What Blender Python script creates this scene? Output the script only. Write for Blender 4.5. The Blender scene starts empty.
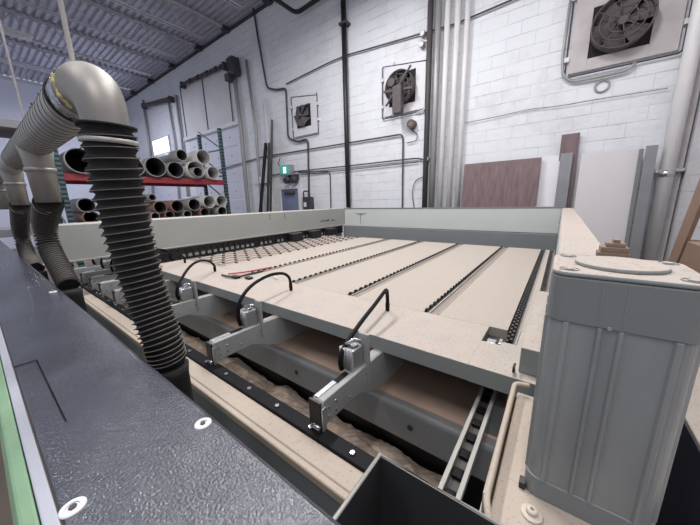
import bpy, bmesh, math, random
from mathutils import Vector, Matrix, noise
random.seed(7)
PI = math.pi
C = bpy.context.scene.collection

# ---------------------------------------------------------------- camera model
F = 280.65; TH = math.radians(12.433); YAW = math.radians(36.822); RO = math.radians(-1.4715)
CAM = Vector((0, 0, 1.6))
def ray(px, py):
    u = (px - 350) / F; v = -(py - 262.5) / F
    c, s = math.cos(RO), math.sin(RO)
    r = c*u - s*v; w = s*u + c*v
    f = math.cos(TH) + w*math.sin(TH); z = -math.sin(TH) + w*math.cos(TH)
    c, s = math.cos(YAW), math.sin(YAW)
    return Vector((r*c - f*s, r*s + f*c, z))
def P(px, py, x=None, y=None, z=None):
    """point of a known plane of the room seen at a place of the photo"""
    d = ray(px, py)
    t = x/d.x if x is not None else y/d.y if y is not None else (z - 1.6)/d.z
    return CAM + d*t

# ---------------------------------------------------------------- materials
def new_mat(name):
    m = bpy.data.materials.new(name); m.use_nodes = True
    nt = m.node_tree
    return m, nt, nt.nodes, nt.links, nt.nodes['Principled BSDF']
def lin(c):
    return tuple(((v/255)/12.92 if v/255 <= .04045 else ((v/255 + .055)/1.055)**2.4) for v in c) + (1,)
DUST = (180, 169, 159)
def mat(name, col, rough=.6, metal=0, var=.12, scale=6, bump=0, bscale=40, dust=0, dustcol=DUST, spec=.5, lo=.45, hi=.9, stretch=None, emit=0):
    m, nt, N, L, b = new_mat(name)
    tc = N.new('ShaderNodeTexCoord'); mp = N.new('ShaderNodeMapping')
    L.new(tc.outputs['Object'], mp.inputs['Vector'])
    if stretch: mp.inputs['Scale'].default_value = stretch
    n = N.new('ShaderNodeTexNoise'); n.inputs['Scale'].default_value = scale; n.inputs['Detail'].default_value = 5
    L.new(mp.outputs['Vector'], n.inputs['Vector'])
    mx = N.new('ShaderNodeMix'); mx.data_type = 'RGBA'
    c = lin(col)
    mx.inputs['A'].default_value = tuple(v*(1-var) for v in c[:3]) + (1,)
    mx.inputs['B'].default_value = tuple(min(1, v*(1+var)) for v in c[:3]) + (1,)
    L.new(n.outputs['Fac'], mx.inputs['Factor'])
    out = mx.outputs['Result']
    b.inputs['Roughness'].default_value = rough; b.inputs['Metallic'].default_value = metal
    b.inputs['Specular IOR Level'].default_value = spec
    if dust:
        g = N.new('ShaderNodeNewGeometry'); sp = N.new('ShaderNodeSeparateXYZ'); L.new(g.outputs['Normal'], sp.inputs['Vector'])
        mr = N.new('ShaderNodeMapRange'); mr.inputs['From Min'].default_value = lo; mr.inputs['From Max'].default_value = hi
        mr.inputs['To Max'].default_value = dust
        L.new(sp.outputs['Z'], mr.inputs['Value'])
        n2 = N.new('ShaderNodeTexNoise'); n2.inputs['Scale'].default_value = 9; n2.inputs['Detail'].default_value = 8
        L.new(tc.outputs['Object'], n2.inputs['Vector'])
        r2 = N.new('ShaderNodeMapRange'); r2.inputs['From Min'].default_value = .3; r2.inputs['From Max'].default_value = .55; r2.inputs['To Min'].default_value = .75
        L.new(n2.outputs['Fac'], r2.inputs['Value'])
        mu = N.new('ShaderNodeMath'); mu.operation = 'MULTIPLY'; L.new(mr.outputs['Result'], mu.inputs[0]); L.new(r2.outputs['Result'], mu.inputs[1])
        # fine speckle of chips in the dust
        n3 = N.new('ShaderNodeTexNoise'); n3.inputs['Scale'].default_value = 130; n3.inputs['Detail'].default_value = 3
        L.new(tc.outputs['Object'], n3.inputs['Vector'])
        r3 = N.new('ShaderNodeMapRange'); r3.inputs['From Min'].default_value = .28; r3.inputs['From Max'].default_value = .42
        L.new(n3.outputs['Fac'], r3.inputs['Value'])
        dm = N.new('ShaderNodeMix'); dm.data_type = 'RGBA'
        d = lin(dustcol)
        dm.inputs['A'].default_value = (d[0]*.62, d[1]*.52, d[2]*.42, 1); dm.inputs['B'].default_value = d
        L.new(r3.outputs['Result'], dm.inputs['Factor'])
        m2 = N.new('ShaderNodeMix'); m2.data_type = 'RGBA'
        L.new(mu.outputs[0], m2.inputs['Factor']); L.new(out, m2.inputs['A']); L.new(dm.outputs['Result'], m2.inputs['B'])
        out = m2.outputs['Result']
        ro = N.new('ShaderNodeMapRange'); ro.inputs['To Min'].default_value = rough; ro.inputs['To Max'].default_value = .95
        L.new(mu.outputs[0], ro.inputs['Value']); L.new(ro.outputs['Result'], b.inputs['Roughness'])
        me = N.new('ShaderNodeMapRange'); me.inputs['To Min'].default_value = metal; me.inputs['To Max'].default_value = 0
        L.new(mu.outputs[0], me.inputs['Value']); L.new(me.outputs['Result'], b.inputs['Metallic'])
    L.new(out, b.inputs['Base Color'])
    if bump:
        nb = N.new('ShaderNodeTexNoise'); nb.inputs['Scale'].default_value = bscale; nb.inputs['Detail'].default_value = 4
        L.new(mp.outputs['Vector'], nb.inputs['Vector'])
        bp = N.new('ShaderNodeBump'); bp.inputs['Strength'].default_value = bump; bp.inputs['Distance'].default_value = .01
        L.new(nb.outputs['Fac'], bp.inputs['Height']); L.new(bp.outputs['Normal'], b.inputs['Normal'])
    if emit:
        b.inputs['Emission Color'].default_value = c; b.inputs['Emission Strength'].default_value = emit
    return m

def block_mat(name, col, axis='x', grime=.5):
    """painted concrete block: courses 0.19 m, thin worn joints, scuffs"""
    m, nt, N, L, b = new_mat(name)
    tc = N.new('ShaderNodeTexCoord'); sp = N.new('ShaderNodeSeparateXYZ'); L.new(tc.outputs['Object'], sp.inputs['Vector'])
    cb = N.new('ShaderNodeCombineXYZ'); L.new(sp.outputs['X' if axis == 'x' else 'Y'], cb.inputs['X']); 
    ad = N.new('ShaderNodeMath'); ad.operation = 'SUBTRACT'; ad.inputs[1].default_value = .09
    L.new(sp.outputs['Z'], ad.inputs[0]); L.new(ad.outputs[0], cb.inputs['Y'])
    wob = N.new('ShaderNodeTexNoise'); wob.inputs['Scale'].default_value = 2.5; wob.inputs['Detail'].default_value = 6; L.new(cb.outputs['Vector'], wob.inputs['Vector'])
    vm = N.new('ShaderNodeVectorMath'); vm.operation = 'MULTIPLY_ADD'; vm.inputs[1].default_value = (.012, .012, 0)
    L.new(wob.outputs['Color'], vm.inputs[0]); L.new(cb.outputs['Vector'], vm.inputs[2])
    br = N.new('ShaderNodeTexBrick'); L.new(vm.outputs[0], br.inputs['Vector'])
    br.inputs['Scale'].default_value = 1; br.inputs['Brick Width'].default_value = .4; br.inputs['Row Height'].default_value = .19
    br.inputs['Mortar Size'].default_value = .0045; br.inputs['Mortar Smooth'].default_value = .3; br.offset = .5
    c = lin(col)
    br.inputs['Color1'].default_value = tuple(v*1.0 for v in c[:3]) + (1,); br.inputs['Color2'].default_value = tuple(v*.97 for v in c[:3]) + (1,)
    # joints: in places filled by paint, in places open and dark
    n = N.new('ShaderNodeTexNoise'); n.inputs['Scale'].default_value = 1.6; n.inputs['Detail'].default_value = 7; n.inputs['Roughness'].default_value = .65
    L.new(cb.outputs['Vector'], n.inputs['Vector'])
    rp = N.new('ShaderNodeMapRange'); rp.inputs['From Min'].default_value = .36; rp.inputs['From Max'].default_value = .54
    L.new(n.outputs['Fac'], rp.inputs['Value'])
    mo = N.new('ShaderNodeMix'); mo.data_type = 'RGBA'; mo.inputs['A'].default_value = tuple(v*.40 for v in c[:3]) + (1,); mo.inputs['B'].default_value = tuple(v*.93 for v in c[:3]) + (1,)
    fm = N.new('ShaderNodeSeparateXYZ'); L.new(vm.outputs[0], fm.inputs['Vector'])
    def mt(op, a, b2=0.0):
        q = N.new('ShaderNodeMath'); q.operation = op; L.new(a, q.inputs[0])
        if isinstance(b2, float): q.inputs[1].default_value = b2
        else: L.new(b2, q.inputs[1])
        return q.outputs[0]
    fr_ = mt('FRACT', mt('DIVIDE', fm.outputs['Y'], .19)); ds = mt('ABSOLUTE', mt('SUBTRACT', fr_, .5))
    vert = mt('MULTIPLY', mt('LESS_THAN', ds, .455), .82)
    L.new(mt('MAXIMUM', rp.outputs['Result'], vert), mo.inputs['Factor']); L.new(mo.outputs['Result'], br.inputs['Mortar'])
    # scuffs and patches
    n2 = N.new('ShaderNodeTexNoise'); n2.inputs['Scale'].default_value = 1.1; n2.inputs['Detail'].default_value = 10; n2.inputs['Roughness'].default_value = .75
    mp2 = N.new('ShaderNodeMapping'); mp2.inputs['Location'].default_value = (5.3, 2.1, 0); L.new(cb.outputs['Vector'], mp2.inputs['Vector']); L.new(mp2.outputs['Vector'], n2.inputs['Vector'])
    r2 = N.new('ShaderNodeMapRange'); r2.inputs['From Min'].default_value = .5; r2.inputs['From Max'].default_value = .78; r2.inputs['To Max'].default_value = grime
    L.new(n2.outputs['Fac'], r2.inputs['Value'])
    m2 = N.new('ShaderNodeMix'); m2.data_type = 'RGBA'; m2.inputs['B'].default_value = tuple(v*k for v, k in zip(c[:3], (.55, .5, .46))) + (1,)
    L.new(r2.outputs['Result'], m2.inputs['Factor']); L.new(br.outputs['Color'], m2.inputs['A'])
    L.new(m2.outputs['Result'], b.inputs['Base Color'])
    b.inputs['Roughness'].default_value = .7
    nb = N.new('ShaderNodeTexNoise'); nb.inputs['Scale'].default_value = 14; nb.inputs['Detail'].default_value = 6; L.new(cb.outputs['Vector'], nb.inputs['Vector'])
    sb = N.new('ShaderNodeMath'); sb.operation = 'MULTIPLY_ADD'; sb.inputs[1].default_value = -.35; L.new(br.outputs['Fac'], sb.inputs[0]); L.new(nb.outputs['Fac'], sb.inputs[2])
    bp = N.new('ShaderNodeBump'); bp.inputs['Strength'].default_value = .8; bp.inputs['Distance'].default_value = .010
    L.new(sb.outputs[0], bp.inputs['Height']); L.new(bp.outputs['Normal'], b.inputs['Normal'])
    return m

M = {}
M['wall'] = block_mat('white painted block', (222, 224, 228))
M['wall_r'] = block_mat('white painted block side', (218, 216, 220), 'y')
M['panel_blue'] = mat('pale insulated panel', (206, 208, 220), .6, var=.06, scale=1.5)
M['panel_wall'] = mat('aged white wall panel', (206, 204, 206), .7, var=.12, scale=2, bump=.2, bscale=8)
M['deck'] = mat('galvanised roof deck', (178, 178, 192), .6, 0, var=.25, scale=3)
M['joist'] = mat('grey painted joist steel', (190, 190, 196), .55, 0, var=.2, scale=5, spec=.4)
M['joist_d'] = mat('dark joist seat steel', (60, 60, 68), .6, 0, var=.2)
M['floor'] = mat('dusty concrete floor', (120, 108, 98), .8, var=.3, scale=3, bump=.3)
M['grey'] = mat('machine grey paint', (138, 142, 141), .42, var=.05, scale=4, dust=.97, lo=.55, hi=.9)
M['grey_l'] = mat('light machine grey paint', (158, 160, 156), .45, var=.04, scale=3, dust=.9, lo=.7, hi=.95)
M['grey_w'] = mat('pale grey white paint', (190, 195, 192), .4, var=.04, scale=3, dust=.9, lo=.7, hi=.95)
M['grey_c'] = mat('clean machine grey paint', (152, 155, 154), .4, var=.05, scale=4, dust=.25, lo=.6, hi=.95)
M['grey_s'] = mat('smooth lid grey', (122, 124, 124), .45, var=.03)
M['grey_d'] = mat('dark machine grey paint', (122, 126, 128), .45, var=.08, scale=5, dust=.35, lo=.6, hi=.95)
M['table'] = mat('dust covered table board', (168, 159, 149), .85, var=.08, scale=3, dust=.95, dustcol=(174, 164, 154))
M['tan'] = mat('brown dusty board', (186, 160, 142), .85, var=.12, scale=4, bump=.1)
M['rail_dust'] = mat('dusty rail bed', (142, 130, 122), .85, var=.12, scale=6)
M['cream'] = mat('cream rail paint', (178, 164, 146), .55, var=.06, scale=6, dust=.6)
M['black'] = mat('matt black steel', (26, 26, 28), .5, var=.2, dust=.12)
M['black_s'] = mat('black satin plastic', (14, 15, 19), .6, var=.2, spec=.2)
M['blackpipe'] = mat('black painted pipe', (24, 24, 28), .45, var=.2)
M['rubber'] = mat('black hose fabric', (14, 14, 15), .8, var=.3, scale=30, dust=.15, lo=.2, hi=1.1, dustcol=(70, 66, 64))
M['wire'] = mat('dusty hose wire', (56, 53, 52), .7, var=.3, scale=30, dust=.6, lo=0, hi=.9, dustcol=(160, 150, 142))
M['alu'] = mat('milled aluminium', (190, 192, 194), .35, .7, var=.08, scale=10)
M['steel'] = mat('bright steel', (205, 205, 208), .25, .9, var=.06)
M['galv'] = mat('galvanised duct', (168, 166, 162), .42, .55, var=.18, scale=9, dust=.5, lo=.1, hi=1.0, dustcol=(182, 174, 166))
M['galv_e'] = mat('dusty elbow metal', (140, 137, 132), .42, .5, var=.12, scale=7, dust=.4, lo=.2, hi=1.0, dustcol=(170, 162, 152))
M['foil'] = mat('crumpled foil tape', (196, 196, 196), .22, .85, var=.3, scale=20, bump=1.0, bscale=45)
M['glue'] = mat('yellowed sealant', (205, 186, 128), .5, var=.2, scale=30, bump=.6, bscale=60)
M['cover'] = None
M['edge_alu'] = mat('anodised edge strip', (176, 179, 188), .45, .2, var=.04)
M['green'] = mat('pale green side skin', (128, 160, 128), .6, var=.22, scale=14, bump=.1)
M['rack_red'] = mat('red rack beam paint', (140, 40, 50), .5, var=.15)
M['rack_teal'] = mat('teal rack upright paint', (62, 92, 96), .55, var=.2, scale=12)
M['pipe_w'] = mat('white painted pipe', (214, 212, 212), .45, var=.06, scale=5)
M['pipe_g'] = mat('grey conduit', (158, 156, 158), .45, .3, var=.12)
M['pipe_d'] = mat('dark dusty conduit', (70, 66, 68), .6, var=.25, scale=8)
M['tube_g'] = mat('grey duct tube shell', (150, 148, 146), .45, .4, var=.2, scale=6)
M['tube_b'] = mat('brown fibre tube shell', (128, 100, 90), .7, var=.2)
M['tube_w'] = mat('pale duct tube shell', (196, 194, 190), .5, .2, var=.12)
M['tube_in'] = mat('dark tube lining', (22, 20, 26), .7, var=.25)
M['wood_d'] = mat('dark walnut laminate', (112, 92, 94), .5, var=.6, scale=3, stretch=(9, 9, .5))
M['board_w'] = mat('white coated board', (222, 220, 224), .45, var=.03)
M['board_g'] = mat('grey coated board', (204, 200, 202), .5, var=.04, scale=1.5)
M['strip_g'] = mat('grey galvanised sheet strip', (132, 132, 136), .45, .3, var=.15, scale=3)
M['plank'] = mat('brown chipboard plank', (150, 122, 106), .7, var=.14, scale=8)
M['door'] = mat('slate blue door paint', (112, 124, 152), .5, var=.06)
M['frame_w'] = mat('white trim paint', (214, 212, 216), .55, var=.06)
M['fan'] = mat('dusty fan metal', (92, 86, 88), .7, .2, var=.35, scale=14, bump=.5, bscale=60)
M['fan_hole'] = mat('dark sooty opening', (30, 27, 30), .85, var=.4, scale=10)
M['soot_shade'] = mat('sooty patched board and corner shade', (186, 180, 180), .8, var=.25, scale=5)  # also colours the strip of painted shade in the right corner
M['sign'] = mat('green lit sign', (48, 160, 150), .4, var=.05, emit=.7)
M['sign_w'] = mat('white sign lettering', (240, 255, 250), .4, var=0, emit=1.6)
M['plastic'] = None
M['bin'] = mat('black dusty bin steel', (56, 58, 60), .5, var=.2, scale=10, dust=.25, lo=.3, hi=.9)
M['rim'] = mat('pale worn rim', (168, 166, 160), .5, var=.1)
M['debris'] = mat('crumpled offcut strips', (200, 182, 164), .8, var=.65, scale=9, bump=.6, bscale=16)
M['cloth'] = mat('dark blue black sheeting', (36, 38, 50), .55, var=.3, scale=5, bump=.5, bscale=7)
M['red'] = mat('red cable sheath', (176, 44, 52), .5, var=.1)
M['glow'] = mat('daylight pane', (225, 230, 255), .3, var=0, emit=9)
M['lamp'] = mat('lit fluorescent tube', (255, 250, 245), .3, var=0, emit=7)
M['knob'] = mat('bone white nylon', (200, 190, 175), .5, var=.08)
M['woodblk'] = mat('raw wood offcut', (140, 118, 102), .8, var=.25, scale=20)
M['text'] = mat('dark printed lettering', (60, 62, 66), .5, var=0)

def holes_mat():
    m, nt, N, L, b = new_mat('teal perforated upright')
    g = N.new('ShaderNodeTexCoord'); sp = N.new('ShaderNodeSeparateXYZ'); L.new(g.outputs['Object'], sp.inputs['Vector'])
    def math_(op, a, v):
        n = N.new('ShaderNodeMath'); n.operation = op; L.new(a, n.inputs[0]); n.inputs[1].default_value = v; return n.outputs[0]
    f = math_('LESS_THAN', math_('FRACT', math_('MULTIPLY', sp.outputs['Z'], 12), 0), .5)
    mx = N.new('ShaderNodeMix'); mx.data_type = 'RGBA'; mx.inputs['A'].default_value = lin((70, 100, 104)); mx.inputs['B'].default_value = lin((22, 30, 32))
    L.new(f, mx.inputs['Factor']); L.new(mx.outputs['Result'], b.inputs['Base Color']); b.inputs['Roughness'].default_value = .55
    return m
M['rack_holes'] = holes_mat()
def cover_mat():
    m, nt, N, L, b = new_mat('charcoal textured powder coat')
    tc = N.new('ShaderNodeTexCoord')
    n = N.new('ShaderNodeTexNoise'); n.inputs['Scale'].default_value = 5; n.inputs['Detail'].default_value = 7; L.new(tc.outputs['Object'], n.inputs['Vector'])
    r = N.new('ShaderNodeMix'); r.data_type = 'RGBA'; r.inputs['A'].default_value = lin((42, 44, 52)); r.inputs['B'].default_value = lin((80, 83, 94))
    L.new(n.outputs['Fac'], r.inputs['Factor']); L.new(r.outputs['Result'], b.inputs['Base Color'])
    b.inputs['Roughness'].default_value = .11; b.inputs['Specular IOR Level'].default_value = 1.0
    v = N.new('ShaderNodeTexNoise'); v.inputs['Scale'].default_value = 230; v.inputs['Detail'].default_value = 2.5; v.inputs['Roughness'].default_value = .55; L.new(tc.outputs['Object'], v.inputs['Vector'])
    bp = N.new('ShaderNodeBump'); bp.inputs['Strength'].default_value = 1.0; bp.inputs['Distance'].default_value = .0021
    L.new(v.outputs['Fac'], bp.inputs['Height']); L.new(bp.outputs['Normal'], b.inputs['Normal'])
    return m
M['cover'] = cover_mat()
def film_mat():
    m, nt, N, L, b = new_mat('milky protective film')
    tc = N.new('ShaderNodeTexCoord'); mp = N.new('ShaderNodeMapping'); mp.inputs['Scale'].default_value = (7, 7, 1.2); L.new(tc.outputs['Object'], mp.inputs['Vector'])
    n = N.new('ShaderNodeTexNoise'); n.inputs['Scale'].default_value = 2.5; n.inputs['Detail'].default_value = 6; L.new(mp.outputs['Vector'], n.inputs['Vector'])
    r = N.new('ShaderNodeMix'); r.data_type = 'RGBA'; r.inputs['A'].default_value = lin((112, 115, 116)); r.inputs['B'].default_value = lin((156, 158, 157))
    L.new(n.outputs['Fac'], r.inputs['Factor']); L.new(r.outputs['Result'], b.inputs['Base Color'])
    b.inputs['Roughness'].default_value = .28
    return m
M['film'] = film_mat()

# ---------------------------------------------------------------- mesh builder
class B:
    def __init__(s): s.bm = bmesh.new()
    def box(s, x0, x1, y0, y1, z0, z1):
        v = [s.bm.verts.new(p) for p in ((x0,y0,z0),(x1,y0,z0),(x1,y1,z0),(x0,y1,z0),(x0,y0,z1),(x1,y0,z1),(x1,y1,z1),(x0,y1,z1))]
        for f in ((0,3,2,1),(4,5,6,7),(0,1,5,4),(1,2,6,5),(2,3,7,6),(3,0,4,7)): s.bm.faces.new([v[i] for i in f])
        return s
    def obox(s, p0, p1, w, h, up=(0,0,1)):
        """bar from p0 to p1, width w (sideways), height h (along up)"""
        p0 = Vector(p0); p1 = Vector(p1); d = (p1-p0).normalized(); up = Vector(up)
        sd = d.cross(up)
        if sd.length < 1e-4: up = Vector((1,0,0)); sd = d.cross(up)
        sd.normalize(); u = sd.cross(d)
        a = []
        for p in (p0, p1):
            for i, j in ((-1,-1),(1,-1),(1,1),(-1,1)): a.append(s.bm.verts.new(p + sd*(w/2*i) + u*(h/2*j)))
        for f in ((3,2,1,0),(4,5,6,7),(0,1,5,4),(1,2,6,5),(2,3,7,6),(3,0,4,7)): s.bm.faces.new([a[i] for i in f])
        return s
    def prism(s, pts, axis, a, b):
        """polygon pts (2D) extruded along axis from a to b"""
        def mk(p, t):
            return {'x': (t, p[0], p[1]), 'y': (p[0], t, p[1]), 'z': (p[0], p[1], t)}[axis]
        A = [s.bm.verts.new(mk(p, a)) for p in pts]; Bv = [s.bm.verts.new(mk(p, b)) for p in pts]
        s.bm.faces.new(A[::-1]); s.bm.faces.new(Bv)
        n = len(pts)
        for i in range(n): s.bm.faces.new((A[i], A[(i+1) % n], Bv[(i+1) % n], Bv[i]))
        return s
    def sweep(s, pts, rad, seg=16, cap=True, closed=False):
        """tube through pts; rad a number or one per point"""
        pts = [Vector(p) for p in pts]; n = len(pts)
        if not hasattr(rad, '__len__'): rad = [rad]*n
        t0 = (pts[1]-pts[0]).normalized()
        ref = Vector((0,0,1)) if abs(t0.z) < .9 else Vector((1,0,0))
        u = t0.cross(ref).normalized(); rings = []
        for i in range(n):
            if closed: t = (pts[(i+1) % n]-pts[i-1]).normalized()
            else: t = (pts[min(i+1, n-1)]-pts[max(i-1, 0)]).normalized()
            u = (u - t*u.dot(t)).normalized(); w = t.cross(u)
            rings.append([s.bm.verts.new(pts[i] + (u*math.cos(2*PI*k/seg) + w*math.sin(2*PI*k/seg))*rad[i]) for k in range(seg)])
        m = n if closed else n-1
        for i in range(m):
            a, b = rings[i], rings[(i+1) % n]
            for k in range(seg): 
                f = s.bm.faces.new((a[k], a[(k+1) % seg], b[(k+1) % seg], b[k])); f.smooth = True
        if cap and not closed: s.bm.faces.new(rings[0][::-1]); s.bm.faces.new(rings[-1])
        return s
    def cyl(s, p0, p1, r, seg=20, r2=None): return s.sweep([p0, p1], [r, r if r2 is None else r2], seg)
    def hollow(s, p0, p1, r, th, seg=28):
        """open tube with wall thickness"""
        p0 = Vector(p0); p1 = Vector(p1); t = (p1-p0).normalized(); ref = Vector((0,0,1)) if abs(t.z) < .9 else Vector((1,0,0))
        u = t.cross(ref).normalized(); w = t.cross(u); R = []
        for p, rr in ((p0, r-th), (p0, r), (p1, r), (p1, r-th)):
            R.append([s.bm.verts.new(p + (u*math.cos(2*PI*k/seg) + w*math.sin(2*PI*k/seg))*rr) for k in range(seg)])
        for i in range(4):
            a, b = R[i], R[(i+1) % 4]
            for k in range(seg): f = s.bm.faces.new((a[k], a[(k+1) % seg], b[(k+1) % seg], b[k])); f.smooth = (i % 2 == 1)
        return s
    def lathe(s, prof, cx, cy, seg=32):
        R = [[s.bm.verts.new((cx + r*math.cos(2*PI*k/seg), cy + r*math.sin(2*PI*k/seg), z)) for k in range(seg)] for r, z in prof]
        for a, b in zip(R, R[1:]):
            for k in range(seg): s.bm.faces.new((a[k], a[(k+1) % seg], b[(k+1) % seg], b[k]))
        s.bm.faces.new(R[0][::-1]); s.bm.faces.new(R[-1])
        return s
    def build(s, name, m, parent=None, bevel=0, origin=None, smooth=False, seg=2):
        o0 = Vector(parent['_o']) if parent is not None else Vector(origin or (0,0,0))
        bmesh.ops.recalc_face_normals(s.bm, faces=s.bm.faces)
        for v in s.bm.verts: v.co -= o0
        me = bpy.data.meshes.new(name); s.bm.to_mesh(me); s.bm.free()
        if smooth:
            for p in me.polygons: p.use_smooth = True
        me.materials.append(M[m] if isinstance(m, str) else m)
        o = bpy.data.objects.new(name, me); C.objects.link(o)
        if parent is not None: o.parent = parent; o['_o'] = list(o0)
        else: o.location = o0; o['_o'] = list(o0)
        if bevel:
            md = o.modifiers.new('b', 'BEVEL'); md.width = bevel; md.segments = seg; md.limit_method = 'ANGLE'; md.angle_limit = math.radians(40)
        return o
def box(name, m, d, parent=None, bevel=.003, origin=None):
    return B().box(*d).build(name, m, parent, bevel, origin)
def thing(name, label, cat, loc, group=None):
    o = bpy.data.objects.new(name, None); o.location = loc; C.objects.link(o); o['_o'] = list(loc); o.empty_display_size = .1
    return tag(o, label, cat, group)
def tag(o, label, cat, group=None, kind=None):
    o['label'] = label; o['category'] = cat
    if group: o['group'] = group
    if kind: o['kind'] = kind
    return o
def struct(o): o['kind'] = 'structure'; return o
def copy_tree(root, delta, label=None):
    r = root.copy(); C.objects.link(r); r.location = root.location + Vector(delta)
    if label: r['label'] = label
    def rec(a, b):
        for ch in list(a.children):
            c = ch.copy(); C.objects.link(c); c.parent = b; rec(ch, c)
    rec(root, r); return r
def smoothpts(pts, n=8):
    pts = [Vector(p) for p in pts]; out = []
    for i in range(len(pts)-1):
        p0 = pts[max(i-1, 0)]; p1 = pts[i]; p2 = pts[i+1]; p3 = pts[min(i+2, len(pts)-1)]
        for k in range(n):
            t = k/n
            out.append(.5*((2*p1) + (p2-p0)*t + (2*p0-5*p1+4*p2-p3)*t*t + (3*p1-p0-3*p2+p3)*t**3))
    out.append(pts[-1]); return out
def rounded(pts, r=.08, n=5):
    """polyline with rounded corners"""
    pts = [Vector(p) for p in pts]; out = [pts[0]]
    for i in range(1, len(pts)-1):
        a, b, c = pts[i-1], pts[i], pts[i+1]
        rr = min(r, (a-b).length*.45, (c-b).length*.45)
        p = b + (a-b).normalized()*rr; q = b + (c-b).normalized()*rr
        for k in range(n+1):
            t = k/n; out.append((1-t)**2*p + 2*t*(1-t)*b + t*t*q)
    out.append(pts[-1]); return out

# ================================================================ THE ROOM
XL, XR, YB, YF, ZC = -18.1, 1.22, 5.7, -4.0, 6.72
struct(box('floor', 'floor', (XL, XR, YF, YB, -.1, 0), bevel=0))
bw = B(); bw.box(-8.72, XR+.2, YB, YB+.2, 0, ZC); bw.box(XL, -8.72, YB, YB+.2, 4.1, ZC); bw.box(-12.95, -11.95, YB, YB+.2, 0, 4.1); bw.box(XL, -16.9, YB, YB+.2, 0, 4.1)
struct(bw.build('wall_back', 'wall'))
struct(box('wall_left', 'panel_blue', (XL-.2, XL, YF, YB+.2, 0, ZC), bevel=0))
struct(box('wall_right', 'wall_r', (XR, XR+.2, YF, YB, 0, ZC), bevel=0))
# roof deck: corrugated sheet with ribs along X
cb = B(); y = YF; prof = []
while y < YB:
    prof += [(y, ZC), (y+.07, ZC), (y+.085, ZC+.045), (y+.15, ZC+.045), (y+.165, ZC)]; y += .166
prof2 = [(a, b+.02) for a, b in prof[::-1]]
cb.prism(prof + [(YB+.05, ZC), (YB+.05, ZC+.02)] + prof2, 'x', XL, XR+.1)
struct(cb.build('ceiling', 'deck'))
struct(B().box(XL, XR, YB-.05, YB, ZC-.12, ZC-.05).build('trim_1', 'joist_d'))
# panel covering upper left part of the back wall (old framed-in opening)
pw = B(); pw.box(-12.0, -8.75, YB-.03, YB, 4.16, 5.95)
pwo = struct(pw.build('trim_2', 'panel_wall'))
for i, x in enumerate((-11.98, -10.35, -8.78)): B().box(x-.02, x+.02, YB-.05, YB-.03, 4.16, 5.95).build('batten', 'pipe_d', pwo)
struct(box('trim_3', 'frame_w', (-12.2, -8.45, YB-.09, YB-.0, 4.04, 4.15)))
# sectional doors
def sectional(name, x0, x1, z1, windows=False):
    d = B(); z = 0; n = 7; h = z1/n
    for k in range(n): d.box(x0, x1, YB-.0, YB+.06, k*h+.006, (k+1)*h-.006)
    o = struct(d.build(name, 'panel_blue', bevel=.006))
    for k in range(n):
        for t in (.12, .38, .62, .88):
            xx = x0+(x1-x0)*t; B().cyl((xx, YB-.02, (k+.5)*h), (xx, YB+.005, (k+.5)*h), .016, 10).build('fastener', 'pipe_d', o)
    return o
sectional('door_2', -11.95, -8.72, 4.04); d3 = sectional('door_3', -16.9, -12.95, 4.1)
# bright pane of daylight high in the far left bay
wn = struct(B().box(-15.2, -13.6, YB-.06, YB-.03, 3.85, 4.42).build('window_1', 'glow'))
B().box(-15.27, -13.53, YB-.07, YB-.01, 4.42, 4.49).box(-15.27, -13.53, YB-.07, YB-.01, 3.78, 3.85).box(-15.27, -15.2, YB-.07, YB-.01, 3.85, 4.42).box(-13.6, -13.53, YB-.07, YB-.01, 3.85, 4.42).box(-14.42, -14.38, YB-.07, YB-.02, 3.85, 4.42).build('window_frame', 'frame_w', wn)
# door_1 in the back wall
d1 = struct(box('door_1', 'door', (-6.70, -5.98, YB-.04, YB-.005, 0, 1.95)))
fr = B(); fr.box(-6.82, -6.71, YB-.07, YB, 0, 2.06).box(-5.97, -5.86, YB-.07, YB, 0, 2.06).box(-6.71, -5.97, YB-.07, YB, 1.96, 2.06); fr.build('door_frame', 'frame_w', d1, .004)
B().box(-6.5, -6.1, YB-.12, YB-.04, 1.84, 1.91).build('door_closer', 'pipe_d', d1, .01)
B().cyl((-6.08, YB-.04, 1.0), (-6.08, YB-.1, 1.0), .03).box(-6.2, -6.07, YB-.11, YB-.09, .985, 1.015).build('door_handle', 'steel', d1)

# roof joists along Y: double-angle chords and bent-rod web
def joist(x, label):
    r = thing('roof_joist', label, 'joist', (x, 0, ZC), 'open web steel joists under the roof deck')
    zt, zb = ZC-.03, ZC-.62
    t = B(); t.box(x-.065, x-.012, YF, YB-.02, zt-.012, zt).box(x-.018, x-.012, YF, YB-.02, zt-.06, zt).box(x+.012, x+.065, YF, YB-.02, zt-.012, zt).box(x+.012, x+.018, YF, YB-.02, zt-.06, zt)
    t.build('top_chord', 'joist', r)
    t = B(); y1 = YB-.9
    t.box(x-.065, x-.012, YF, y1, zb, zb+.012).box(x-.018, x-.012, YF, y1, zb, zb+.05).box(x+.012, x+.065, YF, y1, zb, zb+.012).box(x+.012, x+.018, YF, y1, zb, zb+.05)
    t.build('bottom_chord', 'joist', r)
    w = B(); y = YF; k = 0; pts = []
    while y < y1+.2: pts.append((x, y, (zt-.03) if k % 2 else (zb+.03))); y += .38; k += 1
    pts.append((x, YB-.1, zt-.03))
    for a, b in zip(pts, pts[1:]): w.cyl(a, b, .013, 8)
    w.build('web', 'joist', r)
    B().box(x-.08, x+.08, YB-.22, YB, ZC-.14, ZC-.03).build('joist_seat', 'joist_d', r)
    return r
jx = [-6.6, -8.56, -10.2, -12.2, -14.25, -16.3]
names = ['first', 'second', 'third', 'fourth', 'fifth', 'sixth']
j0 = joist(jx[0], 'grey open web roof joist nearest the black overhead pipe')
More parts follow.
